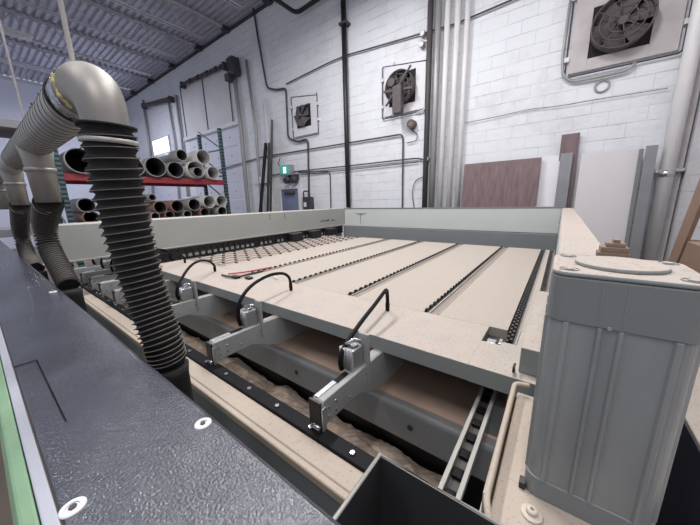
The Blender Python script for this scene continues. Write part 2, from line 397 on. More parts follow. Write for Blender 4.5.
for k in range(1, 6):
    copy_tree(j0, (jx[k]-jx[0], 0, 0), 'grey open web roof joist, %s one to the left of the black overhead pipe' % names[k] if k < 5 else 'grey open web roof joist closest to the far left wall')

# hung lamps
def lamp(x, y, z, label, lit=True, power=60, L_=1.9, ax='y', col=(1, .985, .985)):
    r = thing('hanging_lamp', label, 'lamp', (x, y, z), 'fluorescent lamps hung from the joists')
    h = L_/2
    d = (lambda a, b, c, e, f, g: (x+a, x+b, y+c, y+e, z+f, z+g)) if ax == 'y' else (lambda a, b, c, e, f, g: (x+c, x+e, y+a, y+b, z+f, z+g))
    B().box(*d(-.16, .16, -h, h, .03, .09)).build('housing', 'frame_w' , r, .01)
    for s in (-.07, .07):
        p = [(x+s, y-h+.05, z), (x+s, y+h-.05, z)] if ax == 'y' else [(x-h+.05, y+s, z), (x+h-.05, y+s, z)]
        B().cyl(p[0], p[1], .019, 12).build('tube', 'lamp' if lit else 'pipe_w', r)
    for s in (-.8, .8):
        p = (x, y+s*h, z+.08) if ax == 'y' else (x+s*h, y, z+.08)
        B().cyl(p, (p[0], p[1], ZC-.02), .004, 6).build('hanger', 'pipe_g', r)
    if lit:
        ld = bpy.data.lights.new('lamp_light', 'AREA'); ld.shape = 'RECTANGLE'; ld.size = .3 if ax == 'y' else L_; ld.size_y = L_ if ax == 'y' else .3
        ld.energy = power; ld.color = col
        lo = bpy.data.objects.new('lamp_light', ld); lo.location = (0, 0, -.03); lo.parent = r; C.objects.link(lo)
    return r
lamp(-11.6, .95, 5.9, 'pale unlit fluorescent lamp housing under the roof at the far left', lit=False)
LP = [(-3.3, 2.7, 5.7, 320), (-.6, 2.3, 5.7, 230), (-3.2, -1.2, 5.7, 120), (.2, -1.2, 5.7, 130)]
for i, (x, y, z, pw_) in enumerate(LP):
    lamp(x, y, z, ['lit fluorescent lamp hung over the middle of the saw table', 'lit fluorescent lamp hung over the right end of the saw table', 'lit fluorescent lamp hung behind the viewer on the left', 'lit fluorescent lamp hung behind the viewer on the right'][i], power=pw_)

# ================================================================ THE SAW TABLE
T = thing('saw_table', 'wide dust-covered panel saw table with long roller rails inside grey guard beams', 'table', (-1.6, 2.4, 0))
xs = [-2.14, -1.61, -1.065, -.54, -.135]          # left edge of each rail groove
w = .080
edges = [(-2.14+w, -1.61), (-1.61+w, -1.065), (-1.065+w, -.54), (-.54+w, -.135)]
for a, b in edges: box('table_panel', 'table', (a, b-.004, 1.38, 3.84, .955, 1.0), T, 0)
box('table_panel', 'table', (-2.62, -2.14, 1.382, 3.84, .955, 1.0), T, .002)
tray_bm = B().box(-3.36, -2.62, 1.382, 3.84, .955, .992); tray_bm.build('roller_field', 'rail_dust', T, .002)
for x in xs[:4]:
    c = B().prism([(x, .955), (x, .986), (x+w, .994), (x+w, .955)], 'y', 1.385, 3.84); c.build('rail_channel', 'rail_dust', T)
    rb = B(); rb.box(x+.008, x+.020, 1.385, 3.84, .96, .994)
    rb.build('rail_edge', 'black', T)
    B().box(x+.022, x+.028, 1.385, 3.84, .96, .999).build('rail_lip', 'grey_l', T)
    pr = [(1.39, .975)]; y = 1.40
    while y < 3.82: pr += [(y, .988), (y+.006, 1.010), (y+.022, 1.010), (y+.030, .988)]; y += .062
    pr.append((3.83, .975)); B().prism(pr, 'x', x-.004, x+.008).build('toothed_strip', 'black', T)
    B().box(x+w-.005, x+w-.001, 1.385, 3.84, .98, 1.003).build('rail_lip', 'grey_l', T)
# two chains at the right end
for (x, y0) in ((-.135, 1.25), (-.055, 1.9)):
    B().box(x, x+.045, y0, 3.84, .955, .968).build('rail_channel', 'rail_dust', T)
    for ox, off in ((.003, 0), (.016, .022)):
        pr = [(y0, .968)]; y = y0+.01+off
        while y < 3.8: pr += [(y, .978), (y+.006, 1.0), (y+.028, 1.0), (y+.034, .978)]; y += .045
        pr.append((3.83, .968)); B().prism(pr, 'x', x+ox, x+ox+.010).build('drive_chain', 'black', T)
    B().box(x+.040, x+.046, y0, 3.84, .965, 1.002).build('rail_lip', 'alu', T)
box('table_panel', 'table', (-.09, -.055, 1.4, 3.84, .955, 1.0), T, .001)
# roller field: bars of dark rollers
for i in range(6):
    x = -3.27 + i*.125
    rr = B(); rr.box(x-.02, x+.02, 1.45, 3.8, .99, 1.0)
    rr.build('roller_bar', 'table', T)
    for k in range(16):
        y = 1.5 + (i % 2)*.07 + k*.145
        if i == 0 and k == 0:
            ro = B().cyl((-3.286, 1.5, 1.0), (-3.256, 1.5, 1.0), .012, 8).build('roller', 'black', T)
        else:
            rc = ro.copy(); C.objects.link(rc); rc.location = (x+3.27, y-1.5, 0)
# body of the well, feet and hidden frame
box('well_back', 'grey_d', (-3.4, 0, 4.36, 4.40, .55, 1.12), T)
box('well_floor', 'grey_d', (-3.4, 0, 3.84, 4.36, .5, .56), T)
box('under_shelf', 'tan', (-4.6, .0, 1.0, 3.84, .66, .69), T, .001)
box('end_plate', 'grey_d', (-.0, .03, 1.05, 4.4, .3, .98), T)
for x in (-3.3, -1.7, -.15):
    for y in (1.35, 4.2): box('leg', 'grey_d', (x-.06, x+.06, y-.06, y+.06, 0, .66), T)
sb = B(); sb.prism([(.985, .535), (1.05, .535), (1.05, .69), (1.0, .70), (.985, .685)], 'x', -4.6, -.02); sb.build('front_channel', 'grey_d', T, .008)
for x in (-.43, -1.15, -1.9): B().cyl((x, .98, .62), (x, .99, .62), .013, 16).build('access_hole', 'black', T)
box('shade_plate', 'black', (-4.6, -.02, 1.1, 1.12, 0, .5), T)  # black sheet put in for the shade beneath the front channel

# front transfer beam
FB = thing('transfer_beam', 'long cream-dusted grey beam across the front of the saw table', 'beam', (-2.3, 1.15, .93))
fb = B(); fb.prism([(.998, .932), (.998, 1.0), (1.38, 1.0), (1.38, .932)], 'x', -4.7, -.215); fb.build('beam_body', 'grey', FB, .0015)
fb = B(); fb.box(-.215, -.14, .998, 1.215, .932, 1.0); fb.build('beam_body', 'grey', FB, 0)
fb = B(); fb.box(-.14, .0, .998, 1.25, .932, 1.0); fb.build('beam_body', 'grey', FB, 0)
box('notch_floor', 'black', (-.215, -.14, 1.215, 1.38, .93, .955), FB, 0)
B().box(-.20, -.165, 1.235, 1.275, .955, .99).box(-.155, -.142, 1.235, 1.29, .955, .995).build('stop_tab', 'alu', FB, .002)
box('end_block', 'grey', (-.060, .0, 1.045, 1.78, 1.0, 1.095), FB, .003)
box('side_block', 'grey', (-.088, -.0, 1.25, 1.40, .94, 1.0), FB, .002)
B().sweep(rounded([(-.072, 1.04, 1.03), (-.072, 1.01, 1.035), (-.072, 1.005, 1.015), (-.072, 1.04, 1.008)], .01), .004, 8).build('pull_ring', 'black', FB)

# near saw rail
NR = thing('saw_rail', 'cream dusted saw guide rail with black strip alongside the charcoal cover', 'rail', (-2.4, .5, .6))
nr = B(); nr.prism([(.462, .785), (.462, .812), (.466, .815), (.482, .815), (.484, .82), (.552, .82), (.552, .785)], 'x', -4.7, -.262); nr.build('rail_body', 'cream', NR, .003)
box('black_strip', 'black_s', (-4.7, -.26, .552, .605, .80, .832), NR, .003)
bl = B(); x = -.44
for x in [-.44-.18*k for k in range(20)]:
    bl = B(); bl.cyl((x, .575, .832), (x, .575, .838), .0085, 12); bl.build('bolt', 'steel', NR)
box('rail_base', 'grey_d', (-4.7, -.26, .466, .58, .0, .785), NR)

# tray of crumpled offcuts under the gap
tr = box('dust_tray', 'grey_d', (-4.6, -.2, .59, 1.09, .24, .26), None, 0)
tag(tr, 'shallow grey tray catching offcuts below the gripper arms', 'tray')
db = B(); bm = db.bm; nx, ny = 220, 26; grid = []
for i in range(nx+1):
    row = []
    for j in range(ny+1):
        x = -4.55 + i*(4.33/nx); y = .60 + j*(.48/ny)
        z = .36 + .05*noise.noise(Vector((x*5, y*7, 0))) + .035*abs(noise.noise(Vector((x*13, y*17, 3)))) + .01*noise.noise(Vector((x*45, y*50, 7)))
        row.append(bm.verts.new((x, y, z)))
    grid.append(row)
for i in range(nx):
    for j in range(ny): bm.faces.new((grid[i][j], grid[i+1][j], grid[i+1][j+1], grid[i][j+1]))
dbo = db.build('offcut_litter', 'debris', None, 0, (-2.4, .84, .26)); md = dbo.modifiers.new('s', 'SOLIDIFY'); md.thickness = .008
tag(dbo, 'crumpled dusty offcut strips and sawdust under the gripper arms', 'offcuts', kind='stuff')

# gripper arms with pneumatic cylinder and hose
def gripper(h, x=-.60):
    r = thing('gripper_arm', 'grey gripper arm', 'gripper arm', (x, .9, .84), 'grey gripper arms under the front beam')
    a = B(); a.prism([(.588, .842), (.588, .93), (.60, .942), (1.45, .93), (1.45, .76), (.98, .76), (.80, .842)], 'x', x-.024, x+.026); a.build('arm_plate', 'grey_c', r, .004)
    box('end_cap', 'black', (x-.03, x+.024, .582, .592, .835, .94), r, .002)
    box('end_rail', 'alu', (x-.032, x-.024, .584, .60, .832, .93), r, .001); box('end_rail', 'alu', (x+.026, x+.032, .584, .602, .832, .92), r, .001)
    f = B(); f.box(x-.020, x+.0, .60, .70, .942, .945); f.build('slide_pad', 'alu', r, .001)
    f = B(); f.box(x-.018, x+.004, .70, .77, .942, .944); f.build('slot_cover', 'black_s', r)
    for y in (.62, .66): 
        for z in (.87, .905): B().cyl((x+.026, y, z), (x+.029, y, z), .005, 10).build('bolt', 'steel', r)
    for y, z in ((.86, .90), (.74, .87)): B().cyl((x+.026, y, z), (x+.029, y, z), .004, 10).build('bolt', 'steel', r)
    # wheel foot
    B().cyl((x-.02, .585, .838), (x+.02, .585, .838), .012, 16).build('foot_roller', 'steel', r)
    # cylinder block
    c = B(); c.box(x-.058, x+.012, .79, .86, .936, 1.03); co = c.build('cylinder', 'alu', r, .006)
    for dx in (-.048, -.032, -.016, 0):
        B().cyl((x+dx, .79, .944), (x+dx, .79, 1.033), .0065, 10).build('cylinder_rib', 'alu', co)
    B().cyl((x-.009, .825, 1.035), (x-.009, .825, 1.045), .018, 20).build('cylinder_cap', 'steel', co)
    B().box(x-.018, x+.034, .866, .880, .86, 1.072).build('mount_bracket', 'grey_c', r, .003)
    B().sweep([(x-.03, .80, 1.045), (x-.02, .84, 1.052), (x+.012, .85, 1.05)], .006, 8).build('fitting', 'steel', r)
    ho = B().sweep(smoothpts(h, 6), .0098, 12).build('air_hose', 'black_s', r)
    e_ = Vector(h[-1]); B().cyl(e_+Vector((0, 0, .004)), (e_.x, e_.y, 1.003), .0125, 14, .011).build('hose_fitting', 'black_s', ho)
    return r
xa = -.60
gA = gripper([(xa-.035, .775, .945), (xa-.035, .768, .985), (xa-.038, .80, 1.03), (xa-.052, .93, 1.075), (xa-.072, 1.09, 1.11), (xa-.092, 1.21, 1.132), (xa-.106, 1.262, 1.127), (xa-.112, 1.282, 1.10), (xa-.112, 1.285, 1.04)])
g0 = gripper([(xa-.028, .778, .95), (xa-.030, .770, 1.01), (xa-.036, .80, 1.09), (xa-.055, .89, 1.145), (xa-.085, 1.03, 1.165), (xa-.115, 1.16, 1.145), (xa-.135, 1.23, 1.10), (xa-.140, 1.245, 1.045)])
gA['label'] = 'nearest grey gripper arm with cylinder and black air hose, right of the rest'
g0.location.x -= .71; g0['label'] = 'second grey gripper arm from the right with arched air hose'
def gripper_end(xg, end):
    a0 = Vector((xg-.028, .778, .95)); e = Vector(end); st = Vector((xg-.036, .80, 1.07))
    return gripper([a0, (xg-.030, .770, 1.0), st, st.lerp(e, .3)+Vector((0, 0, .085)), st.lerp(e, .6)+Vector((0, 0, .10)), st.lerp(e, .87)+Vector((0, 0, .065)), e+Vector((0, 0, .015)), e], xg)
gC = gripper_end(-2.06, (-2.47, 1.25, 1.04)); gC['label'] = 'third grey gripper arm from the right, just right of the big black hose'
gD = gripper_end(-2.82, (-3.13, 1.28, 1.04)); gD['label'] = 'grey gripper arm partly hidden behind the big black hose'
for k, x in enumerate((-3.22, -3.55, -3.9, -4.25)):
    copy_tree(g0, (x+1.31, 0, 0), ['grey gripper arm beyond the big black hose, nearest of the crowded four', 'grey gripper arm, second of the crowded four beyond the big hose', 'grey gripper arm, third of the crowded four beyond the big hose', 'grey gripper arm farthest left by the second hose'][k])

# red and black cable clutter in the notch of the beam
CL = thing('cable_clutter', 'black fittings and red cable lying in the beam notch behind the arched hose', 'cables', (-1.95, 1.3, 1.0))
B().sweep(smoothpts([P(228, 274, z=1.012), P(245, 272, z=1.014), P(262, 269, z=1.012), P(272, 267, z=1.01)]), .006, 8).build('red_cable', 'red', CL)
B().sweep(smoothpts([P(222, 275, z=1.01), P(235, 277, z=1.018), P(250, 274, z=1.012), P(263, 271, z=1.01)]), .008, 8).build('black_cable', 'black', CL)
B().sweep(smoothpts([P(256, 281, z=1.012), P(263, 276, z=1.02), P(272, 275, z=1.02), P(277, 279, z=1.012)]), .004, 8).build('white_cable', 'pipe_w', CL)
p = P(236, 278, z=1.0); B().box(p.x-.04, p.x+.04, p.y-.02, p.y+.02, 1.0, 1.02).build('clamp_block', 'black', CL, .004)
p = P(249, 279, z=1.0); B().box(p.x-.03, p.x+.03, p.y-.02, p.y+.02, 1.0, 1.018).build('clamp_block', 'black', CL, .004)

# guard beams
LB = thing('guard_beam', 'long grey guard beam down the left side of the saw table', 'beam', (-3.45, 2.4, .3))
lb = B(); lb.prism([(-3.56, 1.15), (-3.40, 1.15), (-3.40, 1.455), (-3.415, 1.465), (-3.56, 1.465)], 'y', .30, 4.56); lb.build('beam_body', 'grey_l', LB, .005)
box('bottom_lip', 'grey_l', (-3.57, -3.385, .30, 4.4, 1.135, 1.150), LB, .003)
for y in (1.7, 4.3): box('post', 'grey_d', (-3.54, -3.44, y-.05, y+.05, 0, 1.14), LB)
for y in (2.62, 2.9):
    for dz in (-.02, .02): B().cyl((-3.40, y, 1.395+dz), (-3.394, y, 1.395+dz), .009, 10).build('bolt', 'pipe_d', LB)
box('sensor_bracket', 'grey_w', (-3.40, -3.34, 1.0, 1.10, 1.15, 1.23), LB, .004)
# maker's lettering, too small to read in the photo: an abstract wave mark in the same place
for k, (yy, hh) in enumerate(((3.70, .016), (3.76, .026), (3.83, .020), (3.89, .030), (3.85, .018), (4.01, .024), (4.07, .014))):
    B().box(-3.402, -3.397, yy, yy+.04, 1.245, 1.245+hh).build('maker_mark', 'text', LB)
BB = thing('guard_beam', 'pale guard beam across the far end of the saw table', 'beam', (-1.6, 4.48, 1.12))
bb = B(); bb.prism([(4.40, 1.125), (4.56, 1.125), (4.56, 1.455), (4.415, 1.455), (4.40, 1.44)], 'x', -3.395, .0); bb.build('beam_body', 'grey_w', BB, .005)
box('top_edge', 'strip_g', (-3.395, .0, 4.395, 4.41, 1.445, 1.462), BB, .002)
box('bottom_lip', 'black', (-3.39, -.0, 4.385, 4.40, 1.105, 1.125), BB, .002)
B().box(-3.02, -3.012, 4.396, 4.401, 1.17, 1.36).box(-3.14, -2.88, 4.396, 4.401, 1.355, 1.365).box(-3.08, -2.95, 4.396, 4.401, 1.335, 1.342).build('printed_mark', 'strip_g', BB)
RB = thing('guard_beam', 'cream-topped guard beam down the right side, running up to the motor housing', 'beam', (.06, 2.8, .3))
rb = B(); rb.prism([(.0, .98), (.125, .98), (.125, 1.43), (.115, 1.44), (.01, 1.44), (.0, 1.43)], 'y', .98, 4.56); rb.build('beam_body', 'grey', RB, .005)
for y in (1.4, 4.3): box('post', 'grey_d', (.03, .11, y-.05, y+.05, 0, .98), RB)
for k, z in enumerate((1.36, 1.33, 1.30, 1.24)): B().cyl((-.004, 3.9, z), (.0, 3.9, z), .012, 10).build('bolt', 'black', RB)
for k in range(9): B().box(-.003, .0, 1.95+k*.2, 1.965+k*.2, 1.12, 1.135).build('scale_tick', 'text', RB)

# perforated black guard below the left beam
PG = thing('slotted_guard', 'black slotted energy chain guard below the left guard beam', 'guard', (-3.37, 2.5, 1.0))
pg = B(); y = 1.1
pg.box(-3.372, -3.36, 1.1, 4.3, 1.115, 1.135); pg.box(-3.372, -3.36, 1.1, 4.3, 1.065, 1.075); pg.box(-3.372, -3.36, 1.1, 4.3, 1.002, 1.02)
while y < 4.3: pg.box(-3.372, -3.36, y, y+.02, 1.002, 1.13); y += .075
pg.build('slotted_plate', 'black', PG)
box('backing', 'black', (-3.43, -3.378, 1.1, 4.3, 1.002, 1.13), PG, 0)
y = 1.35
while y < 3.9:
    if random.random() < .75: B().box(-3.378, -3.374, y, y+.045, 1.025, 1.058).build('pale_link', 'rim', PG)
    y += .075
for k in range(3): B().box(-3.35, -3.24, 2.9+k*.42, 2.9+k*.42+.22, 1.003, 1.13).build('motor_box', 'black', PG, .015)

# chain tray below the front beam, beside the bin
CT = thing('cable_carrier', 'black cable chain in a narrow pale double rail beside the motor plate', 'cable chain', (-.155, .8, .84))
box('rail', 'rim', (-.185, -.172, .42, 1.6, .828, .85), CT, .002)
box('rail', 'rim', (-.139, -.126, .42, 1.6, .828, .85), CT, .002)
box('base', 'black', (-.172, -.139, .42, 1.6, .826, .829), CT, 0)
y = .45
while y < 1.3:
    B().box(-.170, -.141, y, y+.034, .829, .842).build('chain_link', 'black_s', CT, .004); y += .075
PR = box('pale_rod', 'rim', (-.083, -.073, .47, 1.4, .83, .845), None, .002, (-.078, .9, .83))
tag(PR, 'thin pale rod running between the cable chain and the cream bracket', 'rod')
# rail support
sup = box('carrier_support', 'grey_d', (-.19, -.06, 1.06, 1.10, .5, .826), None, .004, (-.12, 1.08, .5)); tag(sup, 'grey bracket holding the cable chain rails under the beam', 'bracket')

# ================================================================ MOTOR HOUSING
BP = thing('carriage_plate', 'cream carriage plate with raised rim carrying the grey motor housing', 'plate', (.14, .7, 0))
box('plate', 'cream', (-.05, .205, .455, .93, .965, 1.0), BP, .006)
rim = B()
rim.sweep(rounded([(-.02, .925, 1.035), (-.058, .915, 1.035), (-.058, .50, 1.03), (-.045, .465, 1.02)], .04), .007, 8)
rim.box(-.064, -.053, .50, .905, .90, 1.035)
rim.build('raised_rim', 'cream', BP, .002)
box('column', 'grey_d', (.02, .20, .5, .9, 0, .965), BP, .005)
def screw(x, y, z, parent, r=.016):
    o = B().lathe([(r, z), (r, z+.004), (r*.8, z+.006), (r*.55, z+.006), (r*.55, z+.012), (r*.45, z+.014), (r*.2, z+.014), (r*.15, z+.008)], x, y, 24).build('knob_screw', 'knob', parent)
    return o
screw(.017, .540, 1.0, BP, .018)
box('small_clamp', 'black', (-.010, .002, .585, .605, 1.0, 1.016), BP, .002)
B().cyl((.178, .60, 1.0), (.178, .60, 1.02), .012, 12).box(.17, .195, .57, .60, 1.0, 1.03).build('small_clamp', 'black', BP)
MH = thing('motor_housing', 'tall grey rounded motor housing with dusty lid beside the right guard beam', 'motor', (.1, .68, 1.0))
def rrect(x0, x1, y0, y1, r, n=6):
    out = []
    for cx, cy, a in ((x1-r, y0+r, -PI/2), (x1-r, y1-r, 0), (x0+r, y1-r, PI/2), (x0+r, y0+r, PI)):
        for k in range(n+1): out.append((cx + r*math.cos(a+PI/2*k/n), cy + r*math.sin(a+PI/2*k/n)))
    return out
mx0, mx1, my0, my1 = -.002, .188, .583, .765
b_ = B(); b_.prism(rrect(mx0+.003, mx1-.003, my0+.003, my1-.003, .022), 'z', 1.03, 1.39); b_.build('housing_body', 'film', MH, .001)
b_ = B(); b_.prism(rrect(mx0, mx1, my0, my1, .024), 'z', 1.385, 1.465); b_.build('lid_skirt', 'grey_s', MH, .002)
b_ = B(); b_.prism(rrect(mx0, mx1, my0, my1, .024), 'z', 1.0, 1.045); b_.build('foot_band', 'grey_d', MH, .002)
b_ = B(); b_.prism(rrect(mx0, mx1, my0, my1, .024), 'z', 1.466, 1.474); b_.build('lid', 'grey', MH, .003)
# vertical rounded flutes of the extrusion, front and sides
for x, wd in ((.028, .012), (.072, .010), (.098, .010), (.160, .012)):
    B().prism([(x-wd/2, my0+.004), (x-wd/4, my0-.002), (x+wd/4, my0-.002), (x+wd/2, my0+.004)], 'z', 1.045, 1.385).build('flute', 'film', MH, .001)
for y, wd in ((.61, .014), (.675, .02), (.735, .014)):
    B().prism([(mx1-.004, y-wd/2), (mx1+.002, y-wd/4), (mx1+.002, y+wd/4), (mx1-.004, y+wd/2)], 'z', 1.045, 1.385).build('flute', 'film', MH, .001)
    B().prism([(mx0+.004, y-wd/2), (mx0-.002, y-wd/4), (mx0-.002, y+wd/4), (mx0+.004, y+wd/2)], 'z', 1.045, 1.385).build('flute', 'film', MH, .001)
for x in (.068, .098): B().box(x-.0006, x+.0006, my0-.0008, my0+.002, 1.395, 1.463).build('skirt_seam', 'film', MH)
B().cyl((.093, .674, 1.474), (.093, .674, 1.481), .062, 48).build('lid_disc', 'grey', MH, .002)
for x, y in ((.022, .607), (.166, .607), (.022, .741), (.166, .741)):
    bo = B().hollow((x, y, 1.4735), (x, y, 1.4755), .014, .0012, 24).build('bolt_ring', 'grey_d', MH)
    B().cyl((x, y, 1.474), (x, y, 1.4765), .008, 6).build('bolt_head', 'grey', bo)
B().cyl((.083, my0-.002, 1.388), (.083, my0+.003, 1.388), .003, 10).build('rivet', 'steel', MH)
# little pile of wood blocks on a post behind the motor lid
p = P(615, 239, y=.86)
WS = thing('wood_blocks', 'small stepped pile of raw wood blocks showing behind the motor lid', 'wood blocks', (p.x, .86, 1.0))
hs = (.014, .012, .009, .008); z0 = p.z - sum(hs)
box('post', 'grey_d', (p.x-.014, p.x+.014, .846, .874, 1.0, z0), WS)
for k, hw in enumerate((.027, .025, .018, .009)):
    B().box(p.x-hw+.002*k, p.x+hw, .86-.022+.003*k, .86+.022-.003*k, z0, z0+hs[k]).build('block', 'woodblk', WS, .0015); z0 += hs[k]

# ================================================================ BIN and CHARCOAL COVER
BN = thing('scrap_bin', 'open black sheet metal bin with pale rim beside the cream saw rail', 'bin', (-.12, .3, .86))
bn = B(); x0, x1, y0, y1, z0, z1 = -.24, -.0, .06, .405, .845, 1.1
bn.box(x0, x0+.004, y0, y1, z0, z1).box(x1-.004, x1, y0, y1, z0, z1).box(x0, x1, y0, y0+.004, z0, z1).box(x0, x1, y1-.004, y1, z0, z1).box(x0, x1, y0, y1, z0, z0+.004)
bn.build('bin_body', 'bin', BN)
rm = B().sweep([(x0, y0, z1), (x1, y0, z1), (x1, y1, z1), (x0, y1, z1)], .0045, 8, closed=True); rm.build('rim', 'rim', BN)
ch = tag(box('scrap_piece', 'plank', (-.17, -.10, .30, .37, .849, .858), None, .003, (-.13, .33, .849)), 'small brown scrap lying in the bottom of the black bin', 'scrap')

CV = thing('saw_cover', 'long charcoal textured saw cover in the foreground with pale edge strip', 'cover', (-3, .1, .6))
zc = 1.2
cvb = B(); cvb.prism([(.0, zc-.002), (.002, zc), (.204, zc), (.212, zc-.006), (.212, zc-.05), (.20, zc-.05), (.0, zc-.05)], 'x', -7.0, -.05); cvb.build('cover_top', 'cover', CV, .002)
cvb = B(); cvb.prism([(-.017, zc-.05), (-.017, zc+.001), (-.002, zc+.001), (-.002, zc-.05)], 'x', -7.0, -.05); cvb.build('edge_strip', 'edge_alu', CV, .002)
cvb = B(); cvb.prism([(-.036, zc-.40), (-.042, zc-.03), (-.036, zc-.008), (-.018, zc-.002), (-.018, zc-.40)], 'x', -7.0, -.05); cvb.build('green_skirt', 'green', CV, .004)
box('cover_body', 'grey_d', (-7.0, -.26, .0, .19, .25, zc-.05), CV, 0)
for x in (-.3, -3, -6): box('foot', 'black', (x-.08, x+.06, .03, .17, 0, .25), CV, 0)
# recessed inspection flap line
for d in ((-1.10, -1.094, .0, .040, zc-.001, zc+.0006), (-1.10, -.72, .038, .041, zc-.001, zc+.0006)): B().box(*d).build('flap_seam', 'black_s', CV)
def washer(px, py):
    p = P(px, py, z=zc)
    w_ = B().lathe([(.0145, zc), (.0145, zc+.0015), (.013, zc+.0028), (.0075, zc+.003), (.007, zc+.0012), (.002, zc+.001)], p.x, p.y, 32).build('washer', 'pipe_w', CV)
    B().cyl((p.x, p.y, zc+.001), (p.x, p.y, zc+.0035), .0045, 6).build('screw_head', 'pipe_d', w_)
for a in ((203, 424), (73, 508), (53, 292)): washer(*a)

# ================================================================ EXTRACTION DUCT AND HOSES
YD, ZD = .27, 1.925
DU = thing('extraction_duct', 'overhead galvanised extraction duct with elbow and branches above the charcoal cover', 'duct', (-2, YD, ZD))
pts = []; rad = []; x = -1.225
while x > -7.0:
    pts += [(x, YD, ZD), (x-.044, YD, ZD), (x-.047, YD, ZD), (x-.053, YD, ZD)]; rad += [.0645, .0645, .0668, .0668]; x -= .056
B().sweep(pts, rad, 36).build('spiral_duct', 'galv', DU)
sp_ = []
for i in range(24*30):
    a = 2*PI*i/24; sp_.append((-1.255 - i/24*.056, YD+.0672*math.cos(a), ZD+.0672*math.sin(a)))
B().sweep(sp_, .0012, 5).build('spiral_seam', 'pipe_d', DU)
for k in range(11):                      # staggered lap seams seen between the spiral ribs
    xx = -1.25 - k*.056
    for a in (.55, 1.15, 1.75):
        ang = a + .12*(k % 2)
        c, s = math.cos(ang), math.sin(ang)
        B().obox((xx, YD - c*.0655, ZD + s*.0655 - .0), (xx-.042, YD - c*.0655, ZD + s*.0655), .003, .003).build('lap_seam', 'pipe_g', DU)
# elbow
R_ = .108; xe = -1.008
ep = [(xe, YD, 1.788), (xe, YD, 1.796)]
for k in range(1, 13):
    a = PI/2*k/12; ep.append((xe - R_ + R_*math.cos(a), YD, ZD - R_ + R_*math.sin(a)))
ep.append((-1.24, YD, ZD))
B().sweep(ep, [.052]*2 + [.052, .053, .054, .0555, .057, .0585, .060, .061, .062, .063, .064, .065] + [.0655], 40).build('elbow', 'galv_e', DU)
def sleeve(parent, x0, x1, r, name, m, wob=0, seg=48):
    b = B(); rings = []
    n = 7
    for i in range(n):
        x = x0+(x1-x0)*i/(n-1)
        rings.append([b.bm.verts.new((x, YD + math.cos(2*PI*k/seg)*(r+random.uniform(-wob, wob)), ZD + math.sin(2*PI*k/seg)*(r+random.uniform(-wob, wob)))) for k in range(seg)])
    for a, c in zip(rings, rings[1:]):
        for k in range(seg): b.bm.faces.new((a[k], a[(k+1) % seg], c[(k+1) % seg], c[k]))
    return b.build(name, m, parent)
sleeve(DU, -1.155, -1.235, .0665, 'foil_tape', 'foil', .0013)
B().sweep([(-1.238, YD+.069*math.cos(a), ZD+.069*math.sin(a)) for a in [2*PI*k/32 for k in range(32)]], .0035, 8, closed=True).build('clamp_ring', 'black', DU)
B().sweep([(-1.118+random.uniform(-.006, .006), YD-.064*math.cos(-.9+k*.1), ZD-.002+.064*math.sin(-.9+k*.1)) for k in range(14)], [.003+random.uniform(0, .005) for k in range(14)], 8).build('sealant_bead', 'glue', DU)
# branches
def branch(x, rd=.05, z1=1.63):
    b = B().sweep([(x+.0, YD, ZD), (x, YD, ZD-.09), (x, YD, z1)], [.068, .056, .05], 28); o = b.build('branch', 'galv_e', DU)
    B().cyl((x, YD, ZD-.125), (x, YD, ZD-.145), .060, 28).build('branch_collar', 'galv_e', o)
branch(-2.16); branch(-3.42); branch(-4.7, z1=1.6)
# bellows hose
def hose(pts, r, label, pitch=.0265, wr=.0016):
    base = pts[-1]
    t = thing('suction_hose', label, 'hose', tuple(base), 'black suction hoses hanging from the overhead duct')
    sp = smoothpts(pts, 60)
    L = [0]
    for a, b in zip(sp, sp[1:]): L.append(L[-1] + (b-a).length)
    tot = L[-1]
    def at(s):
        s = max(0, min(tot, s)); i = 0
        lo, hi = 0, len(L)-1
        while hi-lo > 1:
            m = (lo+hi)//2
            if L[m] <= s: lo = m
            else: hi = m
        f = (s-L[lo])/max(1e-9, L[hi]-L[lo]); return sp[lo].lerp(sp[hi], f)
    tap = lambda q: 1 - .17*max(0, q/tot-.35)/.65; P_, R = [], []; s = 0; pit = lambda q: pitch*(1.12 - .66*q/tot)
    seq = ((0, 1.0), (.15, .93), (.5, .84), (.85, .93))
    while s < tot:
        for f, q in seq: P_.append(at(s+f*pit(s))); R.append(r*tap(s)*q*(1+random.uniform(-.01, .01)))
        s += pit(s)
    B().sweep(P_, R, 36).build('bellows', 'rubber', t)
    # wire helix at the crest
    W = []; SS = [0]
    while SS[-1] < tot: SS.append(SS[-1] + pit(SS[-1])/20)
    n = len(SS)-1
    tv = (sp[1]-sp[0]).normalized(); u = tv.cross(Vector((0, 1, 0))).normalized()
    for i in range(n+1):
        s = SS[i]; c = at(s); d = (at(s+.01)-at(s-.01)).normalized()
        u = (u - d*u.dot(d)).normalized(); w_ = d.cross(u); a = 2*PI*i/20
        W.append(c + (u*math.cos(a) + w_*math.sin(a))*(r*tap(s)+.001))
    B().sweep(W, wr, 6).build('wire_helix', 'wire', t)
    p0, p1 = at(-0), at(.022)
    B().sweep([p0, p0.lerp(p1, .35)], r*1.05, 36).build('top_cuff', 'black_s', t)
    B().sweep([at(.036), at(.048)], r*1.02, 36).build('clamp_band', 'galv', t)
    q0, q1 = at(tot-.05), at(tot)
    B().sweep([q0, q1, q1+(q1-q0)*.1], r*.80, 30).build('bottom_cuff', 'rubber', t)
    return t
hp = [P(a, b, y=yy) for a, b, yy in ((107, 125, .27), (113, 160, .27), (121, 200, .272), (133, 250, .276), (148, 300, .284), (162, 340, .29), (168, 360, .295))]
hose(hp, .0625, 'big black bellows hose nearest the viewer, hanging from the duct elbow')
hp = [Vector((-2.16, .27, 1.63))] + [P(a, b, y=.28) for a, b in ((45, 225), (50, 248), (60, 268), (69, 285))]
